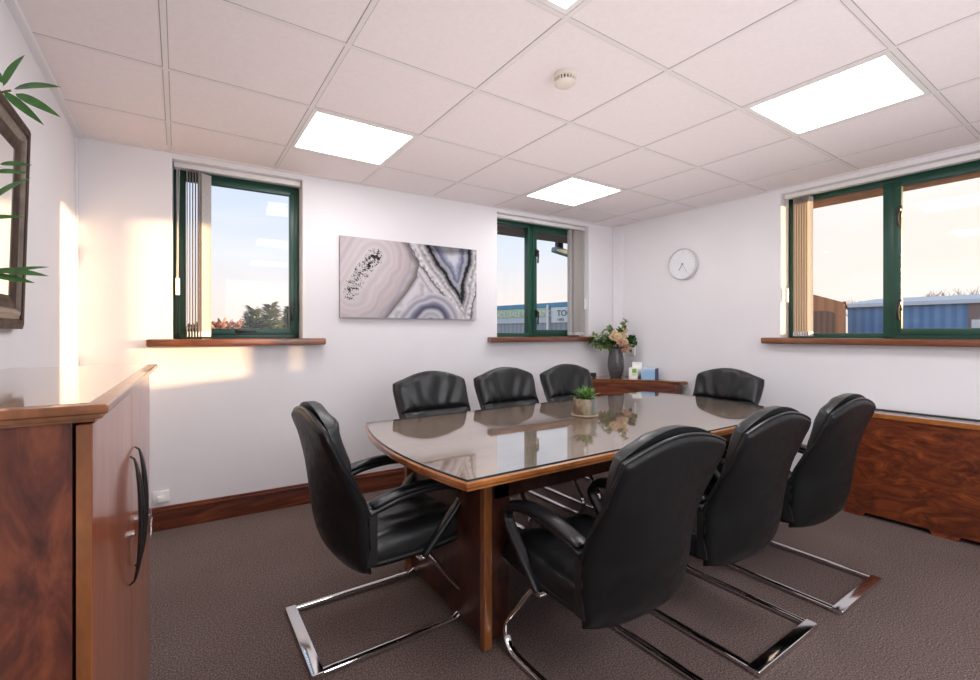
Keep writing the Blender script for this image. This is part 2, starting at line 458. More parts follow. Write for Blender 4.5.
# ------------------------------------------------------------------ windows
def window(n, origin, ang, u0, u1, mull, sill, handles, opens):
    """frame recessed .10 into the wall; local x along wall, y outward"""
    r = empty('window_%d' % n, origin, ang, kind='structure')
    F0, F1 = .15, .212
    z0, z1 = ZS, ZT-.02
    fw = .036
    mb = MB()
    mb.box(u0, u1, F0, F1, z0, z0+fw, .004); mb.box(u0, u1, F0, F1, z1-fw, z1, .004)
    mb.box(u0, u0+fw, F0, F1, z0, z1, .004); mb.box(u1-fw, u1, F0, F1, z0, z1, .004)
    for m in mull: mb.box(m-.035, m+.035, F0, F1, z0, z1, .004)
    mb.build('window_frame', M['green'], r)
    edges = [u0+fw] + [x for m in mull for x in (m-.035, m+.035)] + [u1-fw]
    for k in range(0, len(edges), 2):
        a, b = edges[k], edges[k+1]
        lo, hi = z0+fw, z1-fw
        if opens[k//2]:
            s = .032; mb = MB()
            mb.box(a, b, F0-.012, F0+.03, lo-.01, lo+s, .004); mb.box(a, b, F0-.012, F0+.03, hi-s, hi+.01, .004)
            mb.box(a-.01, a+s, F0-.012, F0+.03, lo, hi, .004); mb.box(b-s, b+.01, F0-.012, F0+.03, lo, hi, .004)
            mb.build('sash', M['green'], r)
        MB().box(a-.004, b+.004, F0+.034, F0+.038, lo-.004, hi+.004).build('pane', M['pane'], r, smooth=False)
    mb = MB().box(u0, u1, 0.0, F0+.01, ZT-.002, ZT+.001)
    for (hu, hz, horiz) in handles:
        hb = MB()
        if horiz:
            hb.box(hu-.03, hu+.03, F0-.03, F0-.01, hz-.010, hz+.010, .003); hb.box(hu-.02, hu+.10, F0-.05, F0-.034, hz-.008, hz+.008, .004)
            hb.box(hu-.015, hu+.005, F0-.045, F0-.012, hz-.008, hz+.008, .002)
        else:
            hb.box(hu-.012, hu+.012, F0-.03, F0-.008, hz-.045, hz+.03, .004); hb.box(hu-.01, hu+.01, F0-.055, F0-.025, hz-.005, hz+.015, .004)
            hb.sweep(catmull([(hu,F0-.045,hz+.01),(hu-.004,F0-.058,hz-.03),(hu-.006,F0-.055,hz-.08),(hu-.002,F0-.048,hz-.11)],4), .009,.006,(1,0,0),10)
        hb.build('window_handle', M['black_metal'], r)
    s0, s1, sp = sill
    sb = MB(); sb.box(s0, s1, -sp, .0, ZS-.046, ZS, .012, 3); sb.box(u0+.001, u1-.001, -.02, F0+.02, ZS-.04, ZS)
    sb.build('window_sill', M['sill'], r)
    return r
window(1, BW_O, BW_A, *OP[1], [], (.328, 1.371, .075), [(1.175, 1.42, False), (.84, 1.235, True)], [True])
window(2, BW_O, BW_A, *OP[2], [3.366], (2.77, 4.06, .075), [(3.42, 2.02, False), (3.42, 1.42, False)], [False, True])
window(3, RW_O, RW_A, *OP[3], [2.256], (1.508, 2.965, .075), [(2.318, 2.06, False), (2.318, 1.42, False)], [False, True])

# ------------------------------------------------------------------ vertical blinds
def blind(origin, ang, rail, slats, wand_u, label, last_turn, wid=.085, y0=.07):
    r = empty('vertical_blind', origin, ang, label, 'blind', 'vertical blinds drawn to one side of the windows')
    mb = MB(); mb.box(rail[0], rail[1], y0-.022, y0+.022, ZT-.034, ZT-.002, .003); mb.build('head_rail', M['white_metal'], r)
    for k, (u, turn) in enumerate(slats):
        mb = MB()
        Mx = Matrix.Translation((u, y0, 0)) @ Matrix.Rotation(turn, 4, 'Z')
        nseg = 6; vs = []
        for zz in (ZS+.045, ZT-.045):
            vs.append([mb.bm.verts.new(Mx @ Vector((-wid/2+wid*i/nseg, .006*math.sin(math.pi*i/nseg), zz))) for i in range(nseg+1)])
        for i in range(nseg): mb.bm.faces.new((vs[0][i], vs[0][i+1], vs[1][i+1], vs[1][i]))
        mb.build('slat', M['blind'], r)
        MB().box(-wid/2+.004, wid/2-.004, -.003, .003, ZS+.012, ZS+.047, .001, mat=Mx).build('slat_weight', M['chain'], r)
    # control cord with its weight
    zt, zb = ZT-.03, ZS+.28
    MB().tube([(wand_u, y0-.015, zt), (wand_u+.002, y0-.018, (zt+zb)/2), (wand_u, y0-.018, zb+.1)], .0018, 6).tube([(wand_u+.012, y0-.015, zt), (wand_u+.006, y0-.018, zb+.1)], .0018, 6).build('cord', M['white'], r)
    MB().box(wand_u-.008, wand_u+.016, y0-.028, y0-.008, zb, zb+.11, .004).build('cord_weight', M['white'], r)
    return r
blind(BW_O, BW_A, (.462, 1.218), [(.535+.015*k, R(91+.8*k)) for k in range(6)] + [(.632, R(35))], .478, 'vertical blind stacked left, striped slats edge on, at window left of the picture', 0)
blind(BW_O, BW_A, (2.882, 3.993), [(3.80, R(80))] + [(3.86+.018*k, R(86+k)) for k in range(6)], 3.985, 'grey vertical blind stacked right at the two-pane window near the corner', 0)
blind(RW_O, RW_A, (1.632, 2.838), [(1.704+.017*k, R(90)) for k in range(6)] + [(1.808, R(88))], 1.645, 'vertical blind stacked at the left of the wide right wall window', 0)

# ------------------------------------------------------------------ picture (agate pattern, vertex colours computed from bands)
def seg_d(p, a, b):
    ap = p-a; ab = b-a; t = max(0, min(1, ap.dot(ab)/ab.dot(ab))); return (ap-ab*t).length, t
def band(d, stops):
    for (a, ca), (b, cb) in zip(stops, stops[1:]):
        if d <= b:
            k = (d-a)/(b-a) if b > a else 0; return tuple(x+(y-x)*k for x, y in zip(ca, cb))
    return stops[-1][1]
def agate(x, y):
    # x 0..1.9, y 0..1 downward
    w = Vector((x*2.2, y*2.2, 0)); n1 = noise.noise(w); n2 = noise.noise(w*3.1+Vector((5,2,0))); n3 = noise.noise(w*11+Vector((1,9,0))); n4 = noise.noise(w*34)
    p = Vector((x + .05*n1 + .015*n2, y + .05*noise.noise(w+Vector((9,4,0))) + .015*n2))
    # boundary of the big left agate
    bx = lerp_prof([(0,.84),(.12,.93),(.3,1.03),(.45,.99),(.62,.88),(.8,.74),(1,.58)], y)[0] + .02*n2
    WH=(.80,.78,.80); 
    if x < bx:
        d, t = seg_d(p, Vector((.43,.20)), Vector((.15,.68)))
        c = band(d, [(0,(.66,.62,.63)),(.06,(.70,.66,.67)),(.16,(.66,.61,.63)),(.2,(.69,.64,.66)),(.27,(.67,.61,.62)),(.33,(.60,.55,.59)),(.38,(.66,.59,.60)),(.48,(.55,.51,.55)),(.55,(.62,.57,.58)),(.7,(.44,.42,.46)),(.9,(.52,.49,.51))])
        s = .5+.5*math.sin(d*75+n2*2); c = tuple(v*(.96+.06*s) for v in c)
        q = (bx-x)
        if q < .10: c = tuple(v*(.42+5.8*q) for v in c)
        g = n3*.5+n4*.8
        if d < .10 and g > .02 + d*3.2: c = (.05,.05,.055)
        if d < .085 and n3*.6+n4*.5 > -.30 + d*7 + t*.5: c = tuple(v*.22 for v in c)
        return c
    # the V of dark bands
    tri = [Vector((1.16,.06)), Vector((1.80,.03)), Vector((1.66,.74))]
    sd = 1e9
    ins = []
    for i in range(3):
        a, b = tri[i], tri[(i+1)%3]; e = (b-a).normalized(); nrm = Vector((-e.y, e.x))
        ins.append((p-a).dot(nrm))
    wv = .035*noise.noise(Vector((x*4.3,y*4.3,3)))+.015*n3
    dv = min(ins[1], ins[2]) + wv              # >0 inside the two arms
    da = (p-Vector((1.20,1.06))).length
    da2 = math.hypot((p.x-1.20)*.95, (p.y-1.08))
    if da2 < .42 and dv < -.10:
        c = band(da2, [(0,(.05,.05,.06)),(.07,(.12,.12,.14)),(.10,(.62,.62,.66)),(.15,(.50,.51,.58)),(.19,(.66,.66,.70)),(.24,(.14,.14,.20)),(.28,(.30,.31,.40)),(.32,(.66,.66,.70)),(.36,(.42,.42,.50)),(.42,(.72,.71,.74))])
        return c
    if dv > -.34:
        c = band(dv, [(-.34,(.70,.69,.72)),(-.30,(.50,.49,.53)),(-.27,(.74,.72,.74)),(-.22,(.62,.61,.64)),(-.19,(.16,.16,.18)),(-.175,(.60,.59,.62)),(-.13,(.76,.74,.75)),(-.09,(.44,.43,.46)),(-.06,(.66,.65,.67)),(-.025,(.32,.31,.33)),(0,(.025,.025,.03)),(.03,(.04,.04,.05)),(.045,(.36,.36,.42)),(.08,(.50,.51,.58)),(.11,(.22,.23,.30)),(.15,(.40,.42,.54)),(.19,(.66,.68,.76)),(.24,(.72,.72,.76)),(.30,(.62,.60,.62))])
        if ins[0] < .06 and dv > .0: c = tuple(v*(.45+.5*max(0,ins[0])/.06) for v in c)
        if -.2 < dv < -.03: c = tuple(v*(.82+.36*(n3+.5)) for v in c)
        return tuple(min(1, max(0, v)) for v in c)
    s = .5+.5*math.sin((p.x*.75+p.y*.6)*42 + n2*3)
    c = tuple(v*(.78+.25*s) for v in (.72,.70,.74))
    if x-bx < .05: c = tuple(v*(.75+5*(x-bx)) for v in c)
    return c

def picture():
    r = empty('picture', BW_O, BW_A, 'wide unframed canvas of grey and white marbled agate bands on the wall', 'picture')
    u0, u1, z0, z1 = 1.478, 2.64, 1.338, 1.943; th = .035
    nx, nz = 300, 160
    me = bpy.data.meshes.new('canvas_front'); vs = []; fs = []; cs = []
    for j in range(nz+1):
        for i in range(nx+1):
            vs.append((u0+(u1-u0)*i/nx, -th, z1-(z1-z0)*j/nz)); cs.append(agate(1.9*i/nx, j/nz))
    for j in range(nz):
        for i in range(nx):
            a = j*(nx+1)+i; fs.append((a, a+nx+1, a+nx+2, a+1))
    me.from_pydata(vs, [], fs)
    ca = me.color_attributes.new('Col', 'FLOAT_COLOR', 'POINT')
    for k, c in enumerate(cs): ca.data[k].color = (c[0]**1.35*.92, c[1]**1.35*.92, c[2]**1.35*.92, 1)
    m, nt, out = newmat('canvas_print'); b = pbsdf(nt, out, (.5,.5,.5), .6, 0, .2)
    at = nt.nodes.new('ShaderNodeVertexColor'); at.layer_name = 'Col'; nt.links.new(at.outputs[0], b.inputs['Base Color'])
    me.materials.append(m); o = bpy.data.objects.new('canvas_front', me); col.objects.link(o); o.parent = r
    MB().box(u0, u1, -th+.0006, -.002, z0, z1).build('stretcher', plain('canvas_edge', (.35,.33,.34), .8, var=.3, nscale=9), r, smooth=False)
picture()

# ------------------------------------------------------------------ wall clock
r = empty('wall_clock', RW_O + Matrix.Rotation(RW_A,3,'Z') @ Vector((.805, 0, 1.862)), RW_A, 'round white wall clock with plain pale face and thin rim', 'clock')
rot = Matrix.Rotation(R(90), 4, 'X')
def lathe_y(prof, n=48, cap=False):
    mb = MB().lathe(prof, n, cap=cap); bmesh.ops.transform(mb.bm, matrix=rot, verts=mb.bm.verts); return mb
lathe_y([(.140,.002),(.146,.012),(.146,.036),(.141,.042),(.135,.038),(.133,.024)], cap=False).build('rim', plain('clock_rim', (.62,.62,.64), .35, var=.03), r)
lathe_y([(.0,.024),(.134,.024)], cap=False).build('face', plain('clock_face', (.80,.81,.85), .5, var=.02), r)
cm = plain('clock_marks', (.58,.58,.62), .5)
for k in range(12):
    MB().box(-.0018,.0018,-.0262,-.0245,.108,.122, mat=Matrix.Rotation(R(30*k),4,'Y')).build('hour_mark', cm, r, smooth=False)
gm = plain('clock_hand', (.30,.30,.33), .4)
MB().box(-.003,.003,-.030,-.027,-.012,.066, mat=Matrix.Rotation(R(213),4,'Y')).build('hour_hand', gm, r, smooth=False)
MB().box(-.002,.002,-.033,-.031,-.015,.098, mat=Matrix.Rotation(R(150),4,'Y')).build('minute_hand', plain('minute_hand', (.6,.6,.63), .4), r, smooth=False)
lathe_y([(.0,.036),(.007,.036),(.007,.024)], 16).build('hub', gm, r)

# ------------------------------------------------------------------ mirror on the left wall (leans out a little at the top)
def mirror():
    r = empty('wall_mirror', (-.484, 2.30, 1.238), R(90), 'dark wood mirror with ribbed silver-brown frame hanging on the left wall', 'mirror')
    # local x runs toward the back wall (+Y world), local y toward the wall side (-X)
    W, H = .72, .715
    tilt = Matrix.Rotation(R(1.5), 4, 'X')
    prof = [(0,.006),(0,.040),(.016,.050),(.030,.046),(.034,.036),(.044,.040),(.054,.048),(.064,.042),(.070,.032),(.084,.034),(.096,.028),(.110,.020),(.120,.012),(.120,.006)]
    def ring(ps, name, mat):
        mb = MB(); rings = []
        for (d, h) in ps:
            rings.append([mb.bm.verts.new(tilt @ Vector((x, -h*.62, z))) for x, z in ((-d, d), (-d, H-d), (-W+d, H-d), (-W+d, d))])
        for a, b in zip(rings, rings[1:]):
            for k in range(4): mb.bm.faces.new((a[k], a[(k+1)%4], b[(k+1)%4], b[k]))
        return mb.build(name, mat, r, angle=25)
    ring(prof[:5], 'outer_frame', M['frame_dark']); ring(prof[4:9], 'middle_frame', M['frame_silver']); ring(prof[8:], 'inner_frame', M['frame_dark'])
    MB().box(-W+.112, -.112, -.013, -.010, .112, H-.112, mat=tilt).build('mirror_glass', M['mirror'], r, smooth=False)
    MB().box(-W+.004, -.004, -.008, -.001, .004, H-.004, mat=tilt).build('backing', M['frame_dark'], r, smooth=False)
mirror()

# wall socket behind the cupboard end, and switch by the vase
r = empty('wall_socket', BW_O + Matrix.Rotation(BW_A,3,'Z') @ Vector((.40,0,.20)), BW_A, 'white wall socket just above the skirting beside the cupboard', 'socket')
MB().box(-.043,.043,-.012,0,-.03,.043,.004).build('face_plate', M['white'], r)
MB().box(-.02,.02,-.04,-.011,-.02,.016,.006).build('plug', M['white'], r)
r = empty('wall_switch', RW_O + Matrix.Rotation(RW_A,3,'Z') @ Vector((.235,0,1.04)), RW_A, 'small white box on the wall just behind the flower vase', 'wall switch')
MB().box(-.04,.04,-.03,0,-.05,.05,.006).build('cover', M['white'], r)
MB().box(-.012,.012,-.034,-.029,-.018,.018,.003).build('rocker', M['cream'], r)

# ------------------------------------------------------------------ cupboard at left
def cupboard():
    ang = math.atan2(-.0285, 1)         # heading of the front, nearly along +Y
    r = empty('cupboard', (-.110, .94, 0), ang, 'tall polished walnut two-door cupboard with black bow handles, at left', 'cupboard')
    # local: y along the front (away from viewer), -x toward the wall
    D, L, H = .355, 1.03, 1.089
    MB().box(-D, -.024, .001, L, .07, H).build('carcass', M['mahog'], r, smooth=False)
    MB().box(-D+.01, -.04, .02, L-.02, 0, .072).build('plinth', M['black_plastic'], r, smooth=False)
    # stepped top
    mb = MB()
    mb.box(-D, .022, -.022, L+.022, H+.011, H+.026, .005, 3)
    mb.box(-D, .014, -.014, L+.014, H+.003, H+.013, .003, 2)
    mb.box(-D, .004, -.006, L+.006, H-.002, H+.004, .001, 1)
    mb.build('top_moulding', M['golden_dark'], r)
    MB().box(-D+.004, -.004, .004, L-.004, H+.0245, H+.0268, .0008, 1).build('top_panel', M['cup_top'], r)
    for k in (0, 1):
        y0, y1 = (0.0, L/2-.0012) if k == 0 else (L/2+.0012, L)
        d = MB().box(-.0185, 0, y0, y1, .075, H-.006, .0015, 1).build('door', M['door_wood'], r, smooth=False)
        e = MB().box(-.0190, -.0012, y0-.0015, y0+.004, .076, H-.007).build('door_edge', M['golden_dark'], d, smooth=False)
        hy = L/2 - .050 if k == 0 else L/2 + .060
        zc = .772; hl = .155
        path = [(.0135+.022*math.cos(q)**1.0, hy, zc+hl*math.sin(q)/math.sin(1.35)) for q in [(-1.35+2.7*i/18) for i in range(19)]]
        path = [((.001 if i in (0,18) else p[0]-.012), p[1], p[2]) for i, p in enumerate(path)]
        MB().sweep(path, .0085, .006, (0,1,0), 12, 2.4, scale=lambda t: (.25+.9*math.sin(math.pi*t), .3+.8*math.sin(math.pi*t))).build('handle', M['black_metal'], d)
        if k == 0:
            lk = MB().lathe([(.0,0),(.008,0),(.008,.010),(.0,.010)], 20, cap=False)
            bmesh.ops.transform(lk.bm, matrix=Matrix.Translation((-.001, hy+.02, zc-.04)) @ Matrix.Rotation(R(90),4,'Y'), verts=lk.bm.verts)
            lk.build('lock', M['chrome'], d)
        else:
            lk = MB().lathe([(.0,0),(.010,0),(.010,.010),(.0,.010)], 20, cap=False)
            bmesh.ops.transform(lk.bm, matrix=Matrix.Translation((-.001, hy+.02, zc-.04)) @ Matrix.Rotation(R(90),4,'Y'), verts=lk.bm.verts)
            lk.box(.008,.030, hy+.0185, hy+.0215, zc-.047, zc-.033, .001)
            lk.lathe([(.0,0),(.0,0)],3,cap=False) if False else None
            lk.build('lock', M['chrome'], d)
    return r
cupboard()
# a bunch of keys hanging in the far door's lock
ck = empty('keys', (-.072, 1.545, .712), R(-1.6), 'small bunch of chrome keys hanging from the cupboard door lock', 'keys')
ringp = [(.012+.0*k, .012*math.cos(2*math.pi*k/20), .022+.012*math.sin(2*math.pi*k/20)) for k in range(20)]
MB().tube(ringp, .0012, 6, closed=True).build('key_ring', M['steel'], ck)
for k, a in enumerate((-16, 14)):
    kb = MB().box(.011+.002*k,.013+.002*k,-.008,.008,-.012,.010,.001).box(.011+.002*k,.013+.002*k,-.003,.003,-.036,-.010,.0005)
    bmesh.ops.transform(kb.bm, matrix=Matrix.Rotation(R(a),4,'X'), verts=kb.bm.verts)
    kb.build('key', M['steel'], ck)

# bamboo plant in a pot standing on the cupboard, its leaves reaching into view
CT = 1.1158
def bamboo():
    px0, py0 = -.385, 1.30
    r = empty('bamboo_plant', (px0, py0, CT), 0, 'green bamboo plant on the cupboard, pointed leaves reaching in at left edge', 'plant')
    MB().lathe([(.0,0),(.055,0),(.066,.02),(.078,.13),(.082,.135),(.082,.15),(.072,.15),(.066,.12)], 32, cap=False).build('pot', plain('dark_pot', (.10,.035,.02), .35, var=.2), r)
    MB().lathe([(.0,.122),(.069,.122)], 24, cap=False).build('soil', M['soil'], r)
    rt = Vector((math.cos(.5956), -math.sin(.5956), 0)); dp = Vector((math.sin(.5956), math.cos(.5956), 0))
    st = MB()
    st.tube(catmull([(0,0,.12),(.01,.005,.4),(0,.01,.75),(.012,0,1.05),(.02,-.01,1.17)],5), .006, 8)
    st.tube(catmull([(.02,.02,.12),(-.02,.03,.45),(-.02,.02,.8),(.0,.03,1.0)],5), .005, 8)
    nodes = {'a': (.132,.572,.02), 'b': (.10,.43,.03), 'c': (.09,.36,.0), 'd': (.09,.22,.03), 'e': (.05,.10,-.01)}
    for k, (a, z, d) in nodes.items():
        e = rt*a + dp*d + Vector((0,0,z)); st.tube([Vector((.0,.0,z-.10)), e*.5 + Vector((0,0,z*.5-.02)), e], .0022, 6)
    st.build('stem', M['stem'], r)
    #          (start right, start z), (tip right, tip z), depth start, depth tip, width
    Ls = [((.118,.580),(.149,.646),.02,.03,.020), ((.138,.575),(.237,.573),.02,.01,.018), ((.141,.566),(.237,.516),.02,.01,.018),
          ((.118,.570),(.186,.510),.02,.03,.016), ((.12,.585),(.05,.65),.02,.03,.02),
          ((.10,.435),(.153,.436),.03,.04,.012), ((.09,.420),(.156,.417),.03,.03,.012), ((.095,.350),(.190,.398),.01,.0,.018),
          ((.08,.320),(.160,.330),.0,.02,.012), ((.08,.40),(.01,.42),.0,.03,.018),
          ((.09,.222),(.197,.236),.03,.03,.010), ((.09,.230),(.205,.217),.03,.02,.014), ((.085,.220),(.168,.205),.03,.03,.013),
          ((.05,.13),(-.05,.16),-.01,.0,.020), ((.03,.70),(-.07,.78),0,.03,.022), ((.02,1.16),(.08,1.20),0,.03,.022), ((.02,1.15),(-.08,1.19),0,.03,.022)]
    for (a, b, d0, d1, w) in Ls:
        p = rt*a[0] + dp*d0 + Vector((0,0,a[1])); q = rt*b[0] + dp*d1 + Vector((0,0,b[1]))
        MB().leaf(p, q, Vector((-.45,-.75,.40)), w, .04, 8, .2).build('leaf', M['leaf'], r, angle=80)
bamboo()

# ------------------------------------------------------------------ conference table
TZ = .75
def table_outline(inset=0., n=14):
    # slightly bowed ends, straight sides
    c = [(.765,1.262),(3.03,1.236),(3.125,2.400),(.815,2.385)]
    cx = sum(p[0] for p in c)/4; cy = sum(p[1] for p in c)/4
    pts = []
    def off(p, dx, dy): return (p[0]+dx, p[1]+dy)
    A,B,C,D = off(c[0],inset,inset), off(c[1],-inset,inset), off(c[2],-inset,-inset), off(c[3],inset,-inset)
    for i in range(n+1):       # near side
        t = i/n; pts.append((A[0]+(B[0]-A[0])*t, A[1]+(B[1]-A[1])*t))
    for i in range(1, n+1):    # right end bows out
        t = i/n; pts.append((B[0]+(C[0]-B[0])*t + .14*4*t*(1-t), B[1]+(C[1]-B[1])*t))
    for i in range(1, n+1):
        t = i/n; pts.append((C[0]+(D[0]-C[0])*t, C[1]+(D[1]-C[1])*t))
    for i in range(1, n):
        t = i/n; pts.append((D[0]+(A[0]-D[0])*t - .075*4*t*(1-t), D[1]+(A[1]-D[1])*t))
    return pts
def table():
    r = empty('conference_table', (2.0,1.83,0), 0, 'long boat-shaped wooden conference table with reflective glass top', 'table')
    o = Vector((2.0,1.83))
    def rel(ps): return [(p[0]-o.x, p[1]-o.y) for p in ps]
    MB().prism(rel(table_outline(.012)), TZ-.030, TZ-.008).build('tabletop', M['table_wood'], r, smooth=False)
    mb = MB()
    out, inn = rel(table_outline(0)), rel(table_outline(.020))
    prof = [(1.,TZ-.0075),(0.25,TZ-.007),(0.,TZ-.012),(0.,TZ-.024),(.3,TZ-.030),(.3,TZ-.038),(1.,TZ-.038)]
    rings = [[mb.bm.verts.new((a[0]+(b[0]-a[0])*k, a[1]+(b[1]-a[1])*k, z)) for a, b in zip(out, inn)] for k, z in prof]
    n = len(out)
    for a, b in zip(rings, rings[1:]):
        for k in range(n): mb.bm.faces.new((a[k], a[(k+1)%n], b[(k+1)%n], b[k]))
    mb.build('edge_moulding', M['golden'], r)
    MB().prism(rel(table_outline(.007)), TZ-.0062, TZ-.0004).build('glass_top', M['glass_top'], r, smooth=False)
    g = MB(); gl = rel(table_outline(.0062)); gi = rel(table_outline(.0095)); 
    hi = [g.bm.verts.new((a[0],a[1],TZ-.0003)) for a in gl]; lo = [g.bm.verts.new((a[0],a[1],TZ-.0064)) for a in gl]; ii = [g.bm.verts.new((a[0],a[1],TZ-.0001)) for a in gi]
    for k in range(n):
        g.bm.faces.new((lo[k], lo[(k+1)%n], hi[(k+1)%n], hi[k])); g.bm.faces.new((hi[k], hi[(k+1)%n], ii[(k+1)%n], ii[k]))
    g.build('glass_edge', plain('glass_edge', (.03,.05,.045), .15), r, smooth=False)
    # apron under the top
    ap = MB(); a0,a1,b0,b1 = 1.02-o.x, 2.98-o.x, 1.475-o.y, 2.19-o.y
    ap.box(a0,a1,b0,b0+.022,.575,TZ-.03); ap.box(a0,a1,b1-.022,b1,.575,TZ-.03)
    ap.build('apron', M['mahog_shaded'], r, smooth=False)
    for sx, x in ((1, .965), (-1, 2.92)):
        x -= o.x
        p = MB().box(x+.02, x+.13, 1.475-o.y, 2.19-o.y, .03, TZ-.028, .004).build('pedestal', M['mahog_shaded'], r)
        for y in (1.455, 2.165):
            pb = MB().box(x-.004 if sx > 0 else x+.104, x+.034 if sx > 0 else x+.142, y-o.y, y+.036-o.y, .012, TZ-.030, .008, 3); pb.build('post', M['golden_dark'], p)
            for gx in (x+.02, x+.12):
                MB().lathe([(.0,0),(.012,0),(.012,.010),(.006,.013),(.006,.034)], 14, gx, y+.02-o.y, cap=False).build('glide', M['chrome'], p)
    return r
table()

# ------------------------------------------------------------------ chairs
BACK = [(0,.150,.315,.247),(.1,.100,.385,.248),(.25,.070,.480,.249),(.45,.055,.595,.251),(.65,.042,.715,.256),(.85,.022,.845,.263),(1,.006,.926,.258)]
WING = [(.30,.030),(.36,.070),(.42,.105),(.54,.125),(.60,.110),(.68,.075),(.75,.045),(.87,.018),(1.,.010)]
from bisect import bisect
def smooth_prof(prof, t):
    ts = [p[0] for p in prof]; i = min(max(bisect(ts, t)-1, 0), len(prof)-2)
    p = [prof[max(0,i-1)], prof[i], prof[i+1], prof[min(len(prof)-1,i+2)]]
    out = []
    h = p[2][0]-p[1][0]; k = (t-p[1][0])/h
    for c in range(1, len(prof[0])):
        m1 = (p[2][c]-p[0][c])/max(1e-6,(p[2][0]-p[0][0])); m2 = (p[3][c]-p[1][c])/max(1e-6,(p[3][0]-p[1][0]))
        out.append((2*k**3-3*k**2+1)*p[1][c] + (k**3-2*k**2+k)*h*m1 + (-2*k**3+3*k**2)*p[2][c] + (k**3-k**2)*h*m2)
    return out
def back_pt(u, v):
    y, z, w = smooth_prof(BACK, v)
    crown = .052*(abs(u)**1.9)*max(0, (v-.55)/.45)**1.3
    y += lerp_prof(WING, z)[0]*abs(u)**2.4
    z -= crown
    low = max(0, (.16-v)/.16); w *= 1-.03*low*low
    return Vector((u*w, y, z))
def back_n(u, v):
    e = .01
    a = back_pt(u+e if u < .98 else u, v) - back_pt(u-e if u > -.98 else u, v)
    b = back_pt(u, min(1,v+e)) - back_pt(u, max(0,v-e))
    n = a.cross(b).normalized()
    return n if n.y > 0 else -n
def edge_f(u, v, pu=8, pv=14):
    return max(.0, (1-abs(u)**pu))**.5 * max(.0, (1-abs(2*v-1)**pv))**.5

